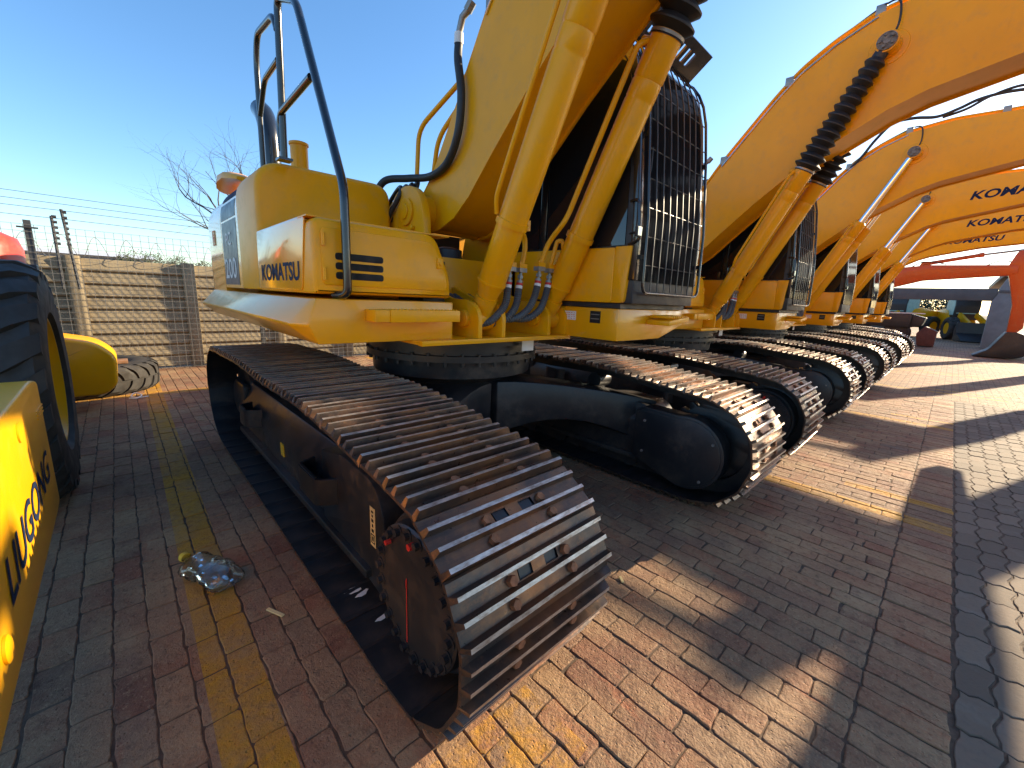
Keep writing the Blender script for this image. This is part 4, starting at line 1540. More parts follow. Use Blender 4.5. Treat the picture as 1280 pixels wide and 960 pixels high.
def brick_cell(x0, x1, y0, y1, rnd, g=0.0022):
    c = 0.007
    x0 += g + rnd.uniform(-.0015, .002)
    x1 -= g + rnd.uniform(-.0015, .002)
    y0 += g + rnd.uniform(-.002, .002)
    y1 -= g + rnd.uniform(-.002, .002)
    if y1 - y0 < 0.03 or x1 - x0 < 0.03:
        return None
    corners = [(x0, y0), (x1, y0), (x1, y1), (x0, y1)]
    P = []
    for k in range(4):
        (ax_, ay_), (bx_, by_) = corners[k], corners[(k + 1) % 4]
        L = math.hypot(bx_ - ax_, by_ - ay_)
        n = max(2, int(L / 0.03))
        for q in range(n):
            t = (q + 0.25) / (n - 0.5) if q else c / L
            t = min(max(t, c / L), 1 - c / L)
            P.append((ax_ + (bx_ - ax_) * t, ay_ + (by_ - ay_) * t))
        P.append((ax_ + (bx_ - ax_) * (1 - c / L), ay_ + (by_ - ay_) * (1 - c / L)))
    D = [P[0]]
    for q in P[1:]:
        if math.hypot(q[0] - D[-1][0], q[1] - D[-1][1]) > 0.003:
            D.append(q)
    s = 0.0022
    chip = rnd.randrange(len(D)) if rnd.random() < 0.35 else -9
    out = []
    mx, my = (x0 + x1) / 2, (y0 + y1) / 2
    for k, (x, y) in enumerate(D):
        x, y = wob(x + rnd.gauss(0, .0013), y + rnd.gauss(0, .0013), s)
        if abs(k - chip) <= 1:
            x, y = x + (mx - x) * 0.06, y + (my - y) * 0.06
        out.append((x, y))
    return out


rnd = random.Random(5)
cells = []
CW, BL = 0.108, 0.224
ncol = int((GX1 - GX0) / CW)
for i in range(ncol):
    x = GX0 + i * CW
    y = GY0 - rnd.uniform(0.0, BL) * 1.0
    if i % 2:
        y = GY0 - BL * 0.5 + rnd.uniform(-.03, .03)
    else:
        y = GY0 + rnd.uniform(-.03, .0)
    while y < GY1:
        l = BL + rnd.gauss(0, 0.006)
        a, b_ = max(y, GY0), min(y + l, GY1)
        q = brick_cell(x, x + CW, a, b_, rnd)
        if q:
            cells.append((q, rnd.random()))
        y += l
for i in range(ncol):      # one header course between the field and the grey pavers
    x = GX0 + i * CW
    q = brick_cell(x, x + CW, -0.256, -0.003, rnd)
    cells.append((q, rnd.random() * 0.7))
bricks('paving', cells, 'pavers')
cells = []
gw, gl = 0.112, 0.225
for i in range(int((GX1 - GX0) / gl)):
    for j in range(9):
        x0_, y1_ = GX0 + i * gl, -0.262 - j * gw
        P = []
        zz = 0.012
        g = 0.004
        xs = np.linspace(g, gl - g, 7)
        for k, xx in enumerate(xs):
            P.append((x0_ + xx, y1_ - gw + g + (zz if k in (2, 3) else -zz if k in (5, 6) else 0) * 0.9))
        P.append((x0_ + gl - g + 0.010, y1_ - gw * 0.6))
        P.append((x0_ + gl - g - 0.010, y1_ - gw * 0.35))
        for k, xx in reversed(list(enumerate(xs))):
            P.append((x0_ + xx, y1_ - g + (zz if k in (2, 3) else -zz if k in (5, 6) else 0) * 0.9))
        P.append((x0_ + g - 0.010, y1_ - gw * 0.35))
        P.append((x0_ + g + 0.010, y1_ - gw * 0.6))
        if j == 0:
            P = [(p[0], min(p[1], -0.262)) for p in P]
        cells.append((P, rnd.random()))
bricks('grey_paving', cells, 'greypavers')

# ------------------------------------------------------------------ the row of excavators
GRP = 'excavators parked in a row'
ex1 = build_excavator('yellow excavator nearest the camera, its rusty crawler track filling the foreground', GRP, boom_text=False)
ex1.location = O
mb = MB()
for (x, y, a, w, l) in ((0.70, 1.70, 0.3, 0.014, 0.035), (0.685, 1.735, 0.1, 0.008, 0.03), (0.665, 1.76, 0.2, 0.006, 0.03), (0.70, 1.50, 0.25, 0.012, 0.03), (0.73, 1.335, 0.2, 0.008, 0.025)):
    pts = []
    for k in range(9):
        t = k / 9 * 2 * math.pi
        rr = 1 + 0.25 * math.sin(3 * t + x * 90)
        u_, v_ = l * rr * math.cos(t), w * rr * math.sin(t)
        pts.append((x + u_ * math.cos(a) - v_ * math.sin(a), y + u_ * math.sin(a) + v_ * math.cos(a)))
    mb.prism(pts, 2, 0.0425, 0.0438)
mb.build('paint_fleck', 'white', [c for c in kids(ex1) if c.name.startswith('crawler_track')][0], O, smooth=0)
ex2 = copy_tree(ex1)
ex2.location = O + Vector((3.75, 0, 0))
ex2['label'] = 'yellow excavator second in the row, black ribbed covers on its cylinder rods against the sky'
ex3 = build_excavator('yellow excavator third in the row, the first with bare chrome cylinder rods', GRP, bellows=False, guard=False)
ex3.location = O + Vector((7.5, 0, 0))
for k, lab in ((3, 'yellow excavator fourth in the row, its boom bearing the uppermost of the stacked letterings'),
               (4, 'yellow excavator fifth in the row, its boom bearing the middle of three letterings'),
               (5, 'yellow excavator sixth in the row, its boom lowest in view before the orange one')):
    c = copy_tree(ex3)
    c.location = O + Vector((3.75 * k, 0.45 if k == 5 else 0, 0))
    c['label'] = lab
for c in kids(ex3):        # third machine's unseen arm folded back, bucket left off, to shape the ground shadow
    nm = c.name.split('.')[0]
    if nm in ('bucket', 'bucket_cylinder'):
        bpy.data.objects.remove(c)
        continue
    if nm == 'arm':
        pv = Vector((0, -2.9, 4.1)) - Vector((0, O.y, 0))
        c.matrix_local = Matrix.Translation(pv) @ Matrix.Rotation(R(37), 4, 'X') @ Matrix.Diagonal((1, 1, 0.86, 1)) @ Matrix.Translation(-pv)
        continue
    if c.name.startswith('boom') and not c.name.startswith('boom_'):
        for q in kids(c):
            if q.name.startswith('wordmark'):
                bpy.data.objects.remove(q)

# orange-red excavator beyond the row, boom low, bucket on the ground
ex7 = build_excavator('orange red excavator at the end of the row, bucket resting on the ground', 'excavators parked in a row', col='orange', guard=False, boom_on=False, writing=False)
ex7.location = O + Vector((22.5, 3.2, 0))
OX = 24.6
O7 = Vector((22.5, 3.2, 0)) + O
mb = MB()
bp = [(6.25, 2.0), (6.15, 2.2), (4.6, 3.0), (1.95, 3.42), (1.1, 3.50), (-1.0, 3.45), (-1.28, 3.42), (-1.30, 3.16), (-1.08, 3.06), (-0.54, 3.03), (1.2, 2.88), (2.05, 2.60), (4.2, 2.45), (5.95, 1.92)]
mb.prism(bp, 0, OX - 0.19, OX + 0.19)
b7 = mb.build('boom', 'orange', ex7, O7, bevel=0.015)
mb = MB()
mb.tube(smooth_line([(OX - 0.1, 1.6, 3.45), (OX - 0.1, 1.35, 3.62), (OX - 0.1, 1.0, 3.62), (OX - 0.1, 0.6, 3.52)]), 0.02, 8)
mb.tube(smooth_line([(OX - 0.12, -0.5, 3.46), (OX - 0.12, -0.8, 3.60), (OX - 0.12, -1.1, 3.56), (OX - 0.12, -1.3, 3.4)]), 0.02, 8)
mb.build('boom_hose', 'hose', b7, O7)
mb = MB()
mb.prism(rpoly([(-1.02, 3.35), (-1.18, 3.92), (-1.38, 4.02), (-1.55, 3.9), (-1.66, 3.2), (-1.82, 1.15), (-1.62, 0.88), (-1.45, 0.95), (-1.40, 2.0), (-1.15, 2.95)], 0.05), 0, OX - 0.15, OX + 0.15)
mb.build('arm', 'orange', ex7, O7, bevel=0.012)
mb = MB()
mb.cyl((OX, 1.27, 3.55), (OX, -0.32, 3.86), 0.075, None, 18)
mb.cyl((OX, -0.22, 3.84), (OX, -0.36, 3.868), 0.09, None, 18)
mb.prism([(1.40, 3.46), (1.32, 3.66), (1.2, 3.66), (1.05, 3.46)], 0, OX - 0.06, OX + 0.06)
mb.build('arm_cylinder', 'orange', ex7, O7)
mb = MB()
mb.cyl((OX, -0.33, 3.862), (OX, -1.36, 4.0), 0.04, None, 14)
mb.build('cylinder_rod', 'steel', ex7, O7)
mb = MB()
mb.cyl((OX, -1.62, 3.0), (OX, -1.84, 2.0), 0.06, None, 14)
mb.cyl((OX, -1.84, 2.0), (OX, -2.0, 1.25), 0.035, None, 14)
mb.build('bucket_cylinder', 'orange', ex7, O7)
mb = MB()
mb.prism(rpoly([(-1.42, 0.98), (-1.72, 1.0), (-2.15, 0.75), (-2.2, 0.3), (-1.85, 0.02), (-1.35, 0.015), (-0.72, 0.02), (-1.1, 0.30)], [0.03, 0.1, 0.2, 0.25, 0.2, 0.05, 0, 0.1]), 0, OX - 0.6, OX + 0.55)
mb.build('bucket', 'plastic', ex7, O7, bevel=0.015)


# ------------------------------------------------------------------ wheel loader on the left
def tyre_mesh(c, R_, w, axis='x', lugs=22, mat='rubber', lug_h=0.035, rim_r=0.40):
    mb = MB()
    h = w / 2
    prof = [(-h * 0.72, rim_r), (-h * 0.98, rim_r + 0.06), (-h, (rim_r + R_) / 2), (-h * 0.96, R_ - 0.10), (-h * 0.86, R_ - 0.045), (-h * 0.6, R_ - lug_h), (0, R_ - lug_h + 0.008), (h * 0.6, R_ - lug_h), (h * 0.86, R_ - 0.045), (h * 0.96, R_ - 0.10), (h, (rim_r + R_) / 2), (h * 0.98, rim_r + 0.06), (h * 0.72, rim_r)]
    ax = {'x': (1, 0, 0), 'z': (0, 0, 1)}[axis]
    mb.lathe(prof, c, ax, 72)
    c = Vector(c)
    for k in range(lugs):
        for sd in (-1, 1):
            a0 = 2 * math.pi * (k + (0.5 if sd > 0 else 0)) / lugs
            st = []
            for t in np.linspace(0.05, 1.0, 7):
                a = a0 + 0.20 * t - 0.05 * math.sin(t * 3.1)
                hw = (2 * math.pi / lugs) * (0.34 - 0.03 * t)
                u = sd * h * 0.97 * t
                rad = R_ - 0.06 * max(0, t - 0.72) / 0.28
                rin = rad - lug_h - 0.02
                q = []
                for aa, rr in ((a - hw, rin), (a - hw * 0.88, rad), (a + hw * 0.88, rad), (a + hw, rin)):
                    if axis == 'x':
                        q.append(c + Vector((u, rr * math.sin(aa), rr * math.cos(aa))))
                    else:
                        q.append(c + Vector((rr * math.sin(aa), rr * math.cos(aa), u)))
                st.append(q)
            mb.rings(st, 0)
    return mb


def rim_mesh(c, r, w, axis, off):
    mb = MB()
    ax = {'x': (1, 0, 0), 'z': (0, 0, 1)}[axis]
    mb.lathe([(off - 0.12, 0.02), (off - 0.10, r * 0.55), (off - 0.10, r * 0.72), (off + 0.02, r * 0.86), (off + 0.03, r * 0.98), (off + 0.06, r * 1.03), (off + 0.07, r * 1.03), (off + 0.07, r * 0.99), (off + 0.045, r * 0.95), (off + 0.0, r * 0.84), (off - 0.06, r * 0.70), (off - 0.06, r * 0.4), (off - 0.02, r * 0.36), (off, 0.02)], c, ax, 48)
    return mb


WLX, WLY = -0.62, 4.02
wl = empty('wheel_loader', (WLX - 0.9, 5.2, 0), 'yellow wheel loader at the left edge, big ribbed tyre and lettered lift arm', 'wheel loader')
OW = Vector((WLX - 0.9, 5.2, 0))
wh = tyre_mesh((WLX, WLY, 0.775), 0.775, 0.60).build('tyre', 'rubber', wl, OW, smooth=35)
rim_mesh((WLX, WLY, 0.79), 0.405, 0.5, 'x', 0.20).build('rim', 'yellow2', wh, OW, smooth=35)
mb = MB()
ap = [(0.45, 0.62), (0.45, 0.86), (1.30, 1.02), (2.62, 1.025), (2.76, 1.0), (2.76, 0.42), (2.62, 0.405), (1.2, 0.40)]
mb.prism(rpoly(ap, [0, 0.05, 0.2, 0.05, 0.03, 0.03, 0.05, 0.1]), 0, -0.40, -0.30)
arm = mb.build('lift_arm', 'yellow2', wl, OW, bevel=0.012, seg=3)
mb = MB()
mb.lathe([(0, 0.036), (0.004, 0.036), (0.004, 0.030), (0.002, 0.001)], (-0.2995, 2.16, 0.92), (1, 0, 0), 24)
mb.build('arm_boss', 'yellow2', arm, OW)
mb = MB()
mb.lathe([(0, 0.036), (0.006, 0.036), (0.010, 0.028), (0.010, 0.001)], (-0.2995, 1.48, 0.535), (1, 0, 0), 24)
mb.build('arm_boss', 'yellow2', arm, OW)
for z in (0.86, 0.875, 0.89):
    mb = MB()
    mb.box(-0.3, -0.2965, 2.58, 2.755, z, z + 0.006)
    mb.build('arm_rib', 'yellow2', arm, OW)
text('arm_lettering', 'LIUGONG', 'navy', arm, (-0.2985, 1.62, 0.565), (0, 1, 0.03), (0, -0.03, 1), 0.13, 1.0, bold=0.012, shear=0.2, off=OW)
mb = MB()
mb.prism(rpoly([(2.9, 0.55), (2.9, 1.15), (4.6, 1.30), (7.2, 1.30), (7.2, 0.55)], 0.04), 0, -2.1, -1.05)
mb.prism(rpoly([(5.0, 0.9), (5.0, 1.30), (7.2, 1.30), (7.2, 0.9)], 0.04), 0, -1.1, -0.60)
mb.build('loader_frame', 'yellow2', wl, OW, bevel=0.02)
mb = MB()
mb.cyl((-1.6, WLY, 0.79), (WLX - 0.1, WLY, 0.79), 0.14, None, 20)
mb.build('axle', 'black', wl, OW)
mb = MB()
fp = [(-1.25, 0.20), (-1.25, 0.92), (-0.75, 0.90), (-0.22, 0.78), (-0.07, 0.62), (-0.09, 0.30), (-0.20, 0.20)]
fpr = rpoly(fp, [0.02, 0.05, 0.05, 0.12, 0.08, 0.08, 0.05])
mb.rings([[(x, y, z) for x, z in inset(fpr, d)] for y, d in ((6.32, 0.03), (6.34, 0.008), (6.37, 0.0), (6.95, 0.0), (7.0, 0.02))], 0)
mb.build('rear_step', 'yellow2', wl, OW, smooth=45)

# red tank assembly behind the tyre
rt_ = empty('red_tank', (-1.02, 5.7, 1.30), 'red rounded tank with an orange pipe behind the big tyre', 'tank')
OT = Vector((-1.02, 5.7, 1.30))
mb = MB()
mb.lathe([(0.002, 0.33), (0.38, 0.335), (0.47, 0.31), (0.53, 0.20), (0.545, 0.06)], (-0.88, 5.7, 1.30), (0, 0, 1), 36)
mb.build('tank_body', 'red', rt_, OT, smooth=50)
mb = MB()
mb.tube(smooth_line([(-0.70, 5.38, 1.34), (-0.70, 5.37, 1.62), (-0.73, 5.38, 1.76), (-0.88, 5.44, 1.88), (-1.35, 5.6, 1.92)]), 0.05, 12)
mb.build('orange_pipe', 'orange', rt_, OT)
mb = MB()
mb.box(-0.56, -0.48, 5.62, 5.76, 1.304, 1.56)
mb.box(-0.60, -0.54, 5.65, 5.73, 1.36, 1.46)
mb.build('valve_block', 'plastic', rt_, OT, bevel=0.01)

# old tyre lying on the paving with a plank on it
ot = tyre_mesh((-0.42, 7.83, 0.19), 0.76, 0.38, 'z', 26, 'oldrubber', 0.025, 0.42)
o = ot.build('old_tyre', 'oldrubber', None, None, smooth=40)
tag(o, 'worn tyre lying flat on the paving by the concrete wall', 'tyre')
mb = MB()
mb.box(-0.75, 0.02, 7.40, 7.62, 0.385, 0.425)
o = mb.build('plank', 'wood', None, None, bevel=0.004)
tag(o, 'brown wooden plank lying on the worn tyre', 'plank')
mb = MB()
mb.tube(smooth_line([(-0.02, 6.95, 0.008), (0.05, 6.90, 0.01), (0.10, 6.98, 0.03), (0.04, 7.05, 0.05), (0.0, 7.0, 0.02), (0.06, 6.93, 0.008), (0.16, 6.96, 0.008)], 6), 0.008, 8)
o = mb.build('rope', 'white', None, None)
tag(o, 'short loop of pale rope on the paving by the worn tyre', 'rope')


# ------------------------------------------------------------------ wall, fence and what is behind
WP, WD = Vector((-0.43, 9.42, 0)), Vector((0.9999, 0.005, 0)).normalized()
WN = Vector((-WD.y, WD.x, 0)) * -1           # towards the yard


def wpt(s_, d, z):
    return WP + WD * s_ + WN * d + Vector((0, 0, z))


def wall_mat():
    m, nt, b = new_mat('weathered_concrete')
    f1 = noise(nt, 1.4, 6, 0.65)
    f2 = noise(nt, 14, 6, 0.7)
    st = noise(nt, 2.5, 5, 0.7, stretch=(5, 5, 0.6))
    c = ramp(nt, f1, [(0.3, (0.22, 0.172, 0.105)), (0.7, (0.36, 0.285, 0.175))])
    c = mix(nt, ramp(nt, st, [(0.5, (0, 0, 0)), (0.8, (0.6,) * 3)]), c, (0.11, 0.10, 0.08))
    c = mix(nt, ramp(nt, f2, [(0.55, (0, 0, 0)), (0.75, (0.45,) * 3)]), c, (0.45, 0.37, 0.24))
    nt.links.new(c, b.inputs['Base Color'])
    b.inputs['Roughness'].default_value = 0.92
    bump(nt, b, f2, 0.6, 0.01)
    return m


M['wall'] = wall_mat()
wall = empty('concrete_wall', WP, 'weathered precast concrete plank wall behind the wire fence', 'wall')
SP = 1.40
for k in range(-2, 8):
    mb = MB()
    p = [wpt(k * SP + ds, d, 0) for ds, d in ((-0.09, -0.05), (0.09, -0.05), (0.09, 0.09), (0.06, 0.105), (-0.06, 0.105), (-0.09, 0.09))]
    mb.rings([[q + Vector((0, 0, z)) for q in p] for z in (0.0, 1.80)], 0)
    mb.build('wall_post', 'wall', wall, WP, bevel=0.008)
    mb = MB()
    rings_ = []
    prof = []
    for j in range(9):
        z0 = j * 0.197
        prof += [(0.045, z0 + 0.012), (0.055, z0 + 0.024), (0.022, z0 + 0.190), (0.010, z0 + 0.197)]
    prof = prof + [(-0.03, 1.773), (-0.03, 0.012)]
    mb.rings([[wpt(k * SP + s_, d, z) for d, z in prof] for s_ in (0.092, SP - 0.092)], 0)
    mb.build('wall_panel', 'wall', wall, WP, smooth=20)

fence = empty('mesh_fence', wpt(0, 0.45, 0), 'tall welded wire mesh fence in front of the concrete wall', 'fence')
FO = wpt(0, 0.45, 0)
M['wire'] = simple('galvanised_wire', (0.20, 0.19, 0.17), 0.6, metal=0.2)
M['fencepost'] = simple('dark_fence_post', (0.05, 0.05, 0.052), 0.5)
mb = MB()
s0, s1 = -3.4, 9.5
for i in range(int((s1 - s0) / 0.10)):
    s_ = s0 + i * 0.10
    mb.tube([wpt(s_, 0.45, 0.03), wpt(s_, 0.45, 2.16)], 0.0035, 4, cap=False)
for j in range(24):
    z = 0.05 + j * 0.0917
    mb.tube([wpt(s0, 0.454, z), wpt(s1, 0.454, z)], 0.0035, 4, cap=False)
mb.build('wire_mesh', 'wire', fence, FO, smooth=0)
for s_ in (-2.9, -0.36, 2.4, 5.16, 7.9):
    mb = MB()
    p = wpt(s_, 0.40, 0)
    mb.prism([(p.x - 0.035, p.y - 0.035), (p.x + 0.035, p.y - 0.035), (p.x + 0.035, p.y + 0.035), (p.x - 0.035, p.y + 0.035)], 2, 0, 2.22)
    q = wpt(s_ - 0.09, 0.44, 0)
    mb.tube([wpt(s_ - 0.10, 0.45, 2.12), wpt(s_ + 0.10, 0.45, 2.12)], 0.012, 6)
    mb.build('fence_post', 'fencepost', fence, FO)
mb = MB()
mb.tube([wpt(s0 + i * 0.02, 0.05 + 0.16 * math.cos(i * 0.02 * 2 * math.pi / 0.36), 1.93 + 0.16 * math.sin(i * 0.02 * 2 * math.pi / 0.36)) for i in range(int((s1 - s0) / 0.02))], 0.004, 4, cap=False)
o = mb.build('razor_wire', 'wire', None, None, smooth=0)
tag(o, 'coil of razor wire along the top of the concrete wall', 'razor wire')
ef = empty('electric_fence', wpt(-0.05, 0.2, 0), 'dark pole with insulators and thin electric wires above the concrete wall', 'fence')
OE = wpt(-0.05, 0.2, 0)
for ds, zt_, ln in ((-0.02, 2.44, 0.03), (-0.13, 2.33, 0.0)):
    mb = MB()
    mb.tube([wpt(ds + ln * 2, 0.2, 1.3), wpt(ds, 0.2, zt_)], 0.018, 8)
    for j in range(7):
        z = 1.95 + j * 0.075
        if z < zt_:
            mb.cyl(wpt(ds + 0.0, 0.2, z), wpt(ds + 0.05, 0.2, z), 0.02, None, 8)
    mb.build('fence_pole', 'fencepost', ef, OE)
for z in (2.42, 2.52, 2.62, 2.30):
    mb = MB()
    mb.tube([wpt(-3.4, 0.22, z + 0.02), wpt(-1.7, 0.22, z - 0.005), wpt(0, 0.22, z if z < 2.5 else z - 0.01), wpt(4.5, 0.22, z - 0.03), wpt(9.5, 0.22, z)], 0.0035, 5, cap=False)
    mb.build('electric_wire', 'fencepost', ef, OE)


def bare_tree(base, h, seed, label):
    rn = random.Random(seed)
    root = empty('bare_tree', base, label, 'tree')
    B = Vector(base)
    tk = MB()
    cr = MB()

    def grow(p, d, L, r, depth):
        pts = [p]
        n = 5
        for i in range(n):
            d = (d + Vector((rn.gauss(0, .13), rn.gauss(0, .13), rn.gauss(0, .09) + 0.03))).normalized()
            pts.append(pts[-1] + d * (L / n))
        rs = [r * (1 - 0.45 * i / n) for i in range(n + 1)]
        (tk if depth == 0 else cr).tube(pts, rs, 7 if depth < 2 else 4, 0, cap=depth < 2)
        if depth >= 5 or r < 0.0035:
            return
        nb = {0: 5, 1: 4, 2: 4, 3: 3, 4: 2}[depth]
        for k in range(nb):
            i = n - (k % 3 if k else 0)
            q = pts[i]
            a = rn.uniform(0, 2 * math.pi)
            sp = rn.uniform(0.35, 0.95)
            o_ = d.orthogonal().normalized()
            o2 = d.cross(o_)
            nd = (d * math.cos(sp) + (o_ * math.cos(a) + o2 * math.sin(a)) * math.sin(sp)).normalized()
            grow(q, nd, L * rn.uniform(0.55, 0.85), rs[i] * rn.uniform(0.5, 0.68), depth + 1)
    grow(B, Vector((0.02, 0, 1)), h * 0.37, h * 0.034, 0)
    tk.build('trunk', 'bark', root, B)
    cr.build('crown', 'bark', root, B)
    return root


bare_tree((3.35, 15.0, 0), 6.2, 21, 'leafless tree with thin twigs showing above the engine hood')

M['leaf'] = simple('dark_foliage', (0.045, 0.060, 0.030), 0.8, var=0.4, scale=1.5)


def leafy_tree(base, h, w, seed, label, group=None):
    rn = random.Random(seed)
    root = empty('tree', base, label, 'tree', group)
    B = Vector(base)
    mb = MB()
    mb.tube([B, B + Vector((0.05 * h, 0, 0.3 * h)), B + Vector((0.02 * h, 0, 0.62 * h))], [0.035 * h, 0.028 * h, 0.012 * h], 8)
    for k in range(5):
        a = k * 1.3
        mb.tube([B + Vector((0.03 * h, 0, 0.35 * h)), B + Vector((0.3 * w * math.cos(a), 0.3 * w * math.sin(a), 0.68 * h))], [0.02 * h, 0.006 * h], 6)
    mb.build('trunk', 'bark', root, B)
    mb = MB()
    blobs = [(rn.uniform(-.36, .36) * w, rn.uniform(-.36, .36) * w, rn.uniform(0.38, 0.85) * h, rn.uniform(0.14, 0.26) * w) for _ in range(16)]
    for bx, by, bz, br in blobs:
        for _ in range(170):
            v = Vector((rn.gauss(0, 1), rn.gauss(0, 1), rn.gauss(0, .8))).normalized() * br * rn.uniform(.55, 1.05)
            c = B + Vector((bx, by, bz)) + v
            a = Vector((rn.gauss(0, 1), rn.gauss(0, 1), rn.gauss(0, 1))).normalized()
            b2 = a.orthogonal().normalized()
            sz = w * 0.020
            mb.quad([c + a * sz, c + b2 * sz * .7, c - a * sz, c - b2 * sz * .7])
    mb.build('crown', 'leaf', root, B, smooth=0)
    return root


for k, (x, y, h, w) in enumerate(((2.2, 62, 4.6, 4.5), (4.6, 60, 5.0, 3.8), (7.0, 61, 4.3, 4.2))):
    leafy_tree((x, y, 0), h, w, 40 + k, ('dark leafy tree on the skyline, leftmost of three beyond the wall', 'dark leafy tree on the skyline, tallest of three beyond the wall', 'dark leafy tree on the skyline, nearest the engine hood')[k], 'trees on the skyline beyond the wall')
far = MB()
far.box(-14, 3.6, 66, 80, 0, 4.05)
fb = far.build('far_warehouse', 'concrete', None, None)
tag(fb, 'long pale warehouse on the skyline beyond the concrete wall', 'building')
far = MB()
far.prism([(65.5, 4.06), (73, 4.75), (80.5, 4.06)], 0, -14.4, 4.0)
far.build('roof', 'roofwhite', fb)
hb = MB()
n = 60
rows = []
for i in range(n):
    a = R(-25 + 150 * i / (n - 1))
    d = 420
    hgt = 6 + 5 * math.sin(i * 0.5) + 3 * math.sin(i * 1.31 + 1) + (6 if 75 < -25 + 150 * i / (n - 1) < 130 else 0)
    rows.append([(d * math.cos(a), d * math.sin(a), -2), (d * 1.05 * math.cos(a), d * 1.05 * math.sin(a), max(2, hgt)), (d * 1.3 * math.cos(a), d * 1.3 * math.sin(a), max(2, hgt) + 2), (d * 1.5 * math.cos(a), d * 1.5 * math.sin(a), -3)])
hb.rings(rows, 0, cap=False, closed=False)
kind(hb.build('hills', 'earth', smooth=60))

# ------------------------------------------------------------------ shed and machines at the far right
SX = 32.0
shed = empty('open_shed', (SX, -1.5, 0), 'low grey open shed with a deep beam and slanting column', 'shed')
OS = Vector((SX, -1.5, 0))
mb = MB()
mb.box(SX - 0.2, SX + 0.2, -1.25, 12, 2.32, 2.92)
mb.build('roof_beam', 'shedsteel', shed, OS, bevel=0.02)
mb = MB()
mb.prism([(-1.15, -0.02), (-2.05, -0.02), (-1.75, 3.55), (-1.45, 3.45), (-1.28, 2.95), (-1.25, 2.6), (-1.12, 2.3)][::-1], 0, SX - 0.25, SX + 0.25)
mb.build('column', 'concrete', shed, OS, bevel=0.02)
mb = MB()
mb.box(SX - 0.2, SX + 14, -9, -1.3, 3.5, 3.75)
mb.box(SX - 0.3, SX - 0.2, -1.9, -1.3, 2.72, 2.85)
mb.build('roof', 'shedsteel', shed, OS, bevel=0.01)
mb = MB()
for y in (4.5, 10.5):
    mb.box(SX - 0.15, SX + 0.15, y - 0.15, y + 0.15, 0, 2.31)
    break
mb.build('column', 'concrete', shed, OS)


def far_loader(loc, rz, col, label, grp='loaders standing beyond the shed'):
    root = empty('wheel_loader', loc, label, 'wheel loader', grp, rz)
    parts = []
    def P(mb, name, mat, parent=root, **kw):
        o = mb.build(name, mat, parent, None, **kw)
        return o
    mb = MB()
    mb.prism(rpoly([(-3.0, 0.8), (-3.0, 1.75), (-1.0, 2.0), (-0.4, 1.9), (0.2, 1.1), (1.9, 1.1), (1.9, 0.7), (-2.6, 0.6)], 0.1), 1, -0.65, 0.65)
    P(mb, 'body', col, bevel=0.03)
    mb = MB()
    mb.prism(rpoly([(-0.9, 1.7), (-0.8, 3.1), (0.25, 3.1), (0.45, 2.2), (0.35, 1.3), (-0.9, 1.3)], 0.06), 1, -0.6, 0.6)
    cb_ = P(mb, 'cab', 'plastic', bevel=0.02)
    mb = MB()
    mb.prism([(-0.78, 1.85), (-0.70, 2.95), (0.18, 2.95), (0.34, 2.2), (0.30, 1.6), (-0.78, 1.6)], 1, -0.615, 0.615)
    mb.box(0.30, 0.40, -0.5, 0.5, 1.7, 2.4)
    P(mb, 'cab_window', 'mint', cb_)
    for x in (-1.7, 1.35):
        for y in (-0.95, 0.95):
            mb = tyre_mesh((0, 0, 0), 0.72, 0.5, 'x', 16)
            bmesh.ops.rotate(mb.bm, verts=mb.bm.verts, cent=(0, 0, 0), matrix=Matrix.Rotation(R(90), 3, 'Z'))
            bmesh.ops.translate(mb.bm, verts=mb.bm.verts, vec=(x, y, 0.72))
            w = P(mb, 'tyre', 'rubber', smooth=35)
            mb = MB()
            mb.lathe([(-0.2, 0.1), (-0.2, 0.36), (0.2, 0.36), (0.2, 0.1)], (x, y, 0.72), (0, 1, 0), 24)
            P(mb, 'rim', col, w)
    for y in (-0.4, 0.4):
        mb = MB()
        mb.prism([(0.6, 1.5), (0.7, 1.75), (2.0, 1.25), (2.9, 0.55), (2.7, 0.4), (1.8, 1.0)], 1, y - 0.07, y + 0.07)
        P(mb, 'lift_arm', col)
    mb = MB()
    mb.prism(rpoly([(2.75, 0.08), (2.7, 0.7), (2.85, 1.15), (3.0, 1.15), (3.05, 0.5), (3.9, 0.08), (3.9, 0.02), (2.8, 0.02)], 0.04), 1, -1.25, 1.25)
    P(mb, 'bucket', 'plastic', bevel=0.02)
    return root


far_loader((40.5, 2.75, 0), R(150), 'yellow2', 'dusty yellow loader with pale cab windows, left of the two beyond the shed')
far_loader((41.0, -0.35, 0), R(200), 'yellow2', 'yellow loader with a dark bucket beside the slanting shed column')

# dark tipper chassis parked behind the excavator tracks
tr = empty('dark_trailer', (29.5, 3.2, 0), 'dark low trailer with a pale top rail behind the excavator tracks', 'trailer')
OTr = Vector((29.5, 3.2, 0))
mb = MB()
mb.box(28.5, 30.5, 1.45, 6.5, 0.85, 1.52)
mb.prism([(1.45, 0.85), (1.45, 1.5), (0.95, 1.35), (1.05, 0.95)], 0, 28.6, 30.4)
mb.build('bed', 'plastic', tr, OTr, bevel=0.03)
mb = MB()
mb.box(28.46, 28.52, 1.0, 6.5, 1.53, 1.58)
mb.build('top_rail', 'white', tr, OTr)
for y in (1.9, 3.4):
    mb = tyre_mesh((28.75, y, 0.55), 0.55, 0.35, 'x', 16)
    mb.build('tyre', 'rubber', tr, OTr, smooth=35)
mb = MB()
mb.prism(rpoly([(0.45, 0.02), (0.45, 0.75), (0.9, 0.95), (1.15, 0.6), (1.05, 0.02)], 0.06), 0, 28.2, 29.6)
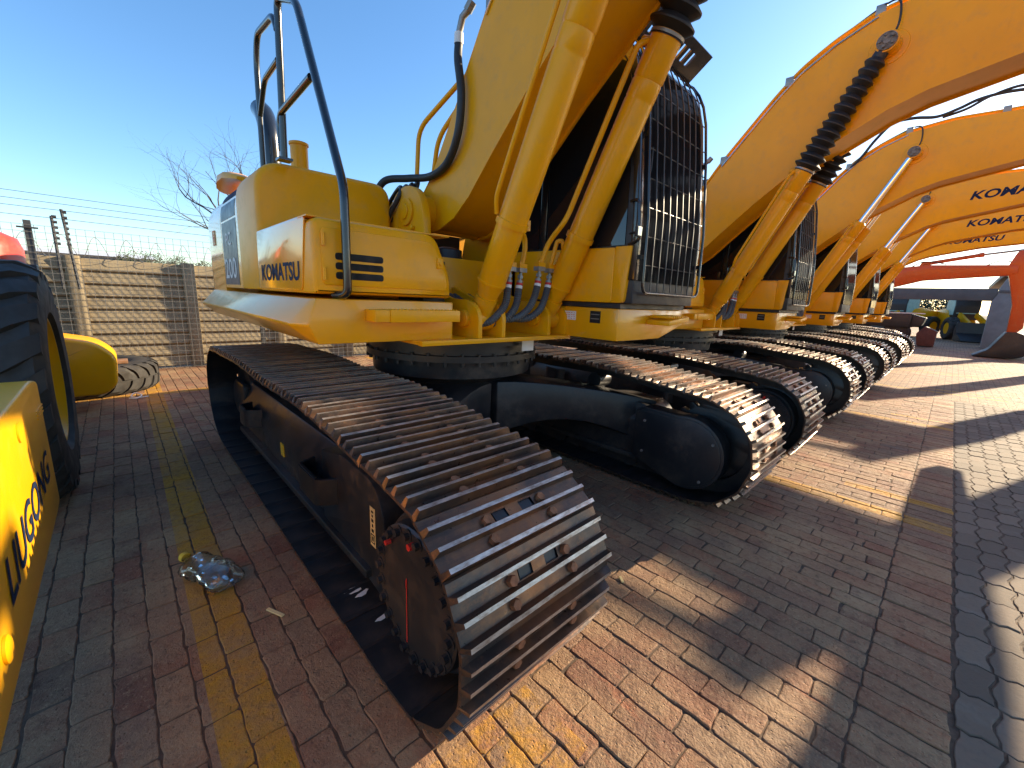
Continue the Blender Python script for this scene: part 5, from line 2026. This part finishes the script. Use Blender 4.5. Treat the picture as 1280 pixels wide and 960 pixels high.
o = mb.build('steel_bucket', simple('rust_red_steel', (0.10, 0.035, 0.025), 0.7), None, None, bevel=0.02)
tag(o, 'rust red loose bucket on the ground between trailer and shed', 'bucket')
leafy_tree((95, 2.6, 0), 5.0, 7.5, 77, 'leafy tree seen under the shed beam between the two loaders')

# ------------------------------------------------------------------ small things on the paving
m, nt, b = new_mat('clear_plastic')
b.inputs['Base Color'].default_value = (0.95, 0.93, 0.92, 1)
b.inputs['Roughness'].default_value = 0.12
b.inputs['Transmission Weight'].default_value = 1.0
b.inputs['IOR'].default_value = 1.45
bump(nt, b, noise(nt, 16, 3), 0.8, 0.01)
M['clear'] = m
bo = empty('plastic_bottle', (0.19, 2.32, 0), 'crumpled clear plastic bottle with a yellow cap on the yellow line', 'bottle')
OB = Vector((0.19, 2.32, 0))
ax = Vector((0.32, -0.80, 0)).normalized()
mb = MB()
st = Vector((0.115, 2.52, 0.055))
rn = random.Random(9)
sd_ = ax.cross(Vector((0, 0, 1)))
rings_ = []
for t, r in ((0.0, 0.018), (0.03, 0.020), (0.05, 0.035), (0.09, 0.062), (0.11, 0.064), (0.13, 0.058), (0.15, 0.066), (0.19, 0.063), (0.21, 0.057), (0.23, 0.066), (0.28, 0.064), (0.30, 0.058), (0.33, 0.066), (0.36, 0.062), (0.375, 0.045), (0.374, 0.010)):
    rr = []
    for k in range(20):
        a = 2 * math.pi * k / 20
        q = r * (1 + 0.10 * math.sin(3 * a + t * 25) + rn.uniform(-.04, .04))
        p = st + ax * t + sd_ * (q * 1.25 * math.cos(a)) + Vector((0, 0, q * 0.78 * math.sin(a)))
        p.z = max(p.z, 0.004)
        rr.append(p)
    rings_.append(rr)
inner = []
for rr in rings_[::-1]:          # thin wall: back along the inside
    cc = sum(rr, Vector()) / len(rr)
    inner.append([p + (cc - p).normalized() * min(0.0012, (cc - p).length * 0.3) for p in rr])
inner[0] = [p - ax * 0.0014 for p in inner[0]]
inner[-1] = [p + ax * 0.0014 for p in inner[-1]]
mb.rings(rings_ + inner, 0)
mb.build('bottle_body', 'clear', bo, OB, smooth=60)
mb = MB()
mb.cyl(st - ax * 0.022, st + ax * 0.004, 0.024, None, 20)
mb.build('bottle_cap', 'labelyellow', bo, OB, smooth=40)
for k, (x, y, a, l) in enumerate(((0.37, 1.88, 2.0, 0.05), (1.80, 0.97, 0.9, 0.022))):
    mb = MB()
    mb.box(-l, l, -0.007, 0.007, 0, 0.006, 0, Matrix.Translation((x, y, 0.002)) @ Matrix.Rotation(a, 4, 'Z'))
    o = mb.build('wood_chip', 'cream', None, None)
    tag(o, ('pale wood chip on the paving between bottle and crawler track', 'pale wood chip at the edge of the sunlit paving')[k], 'wood chip')
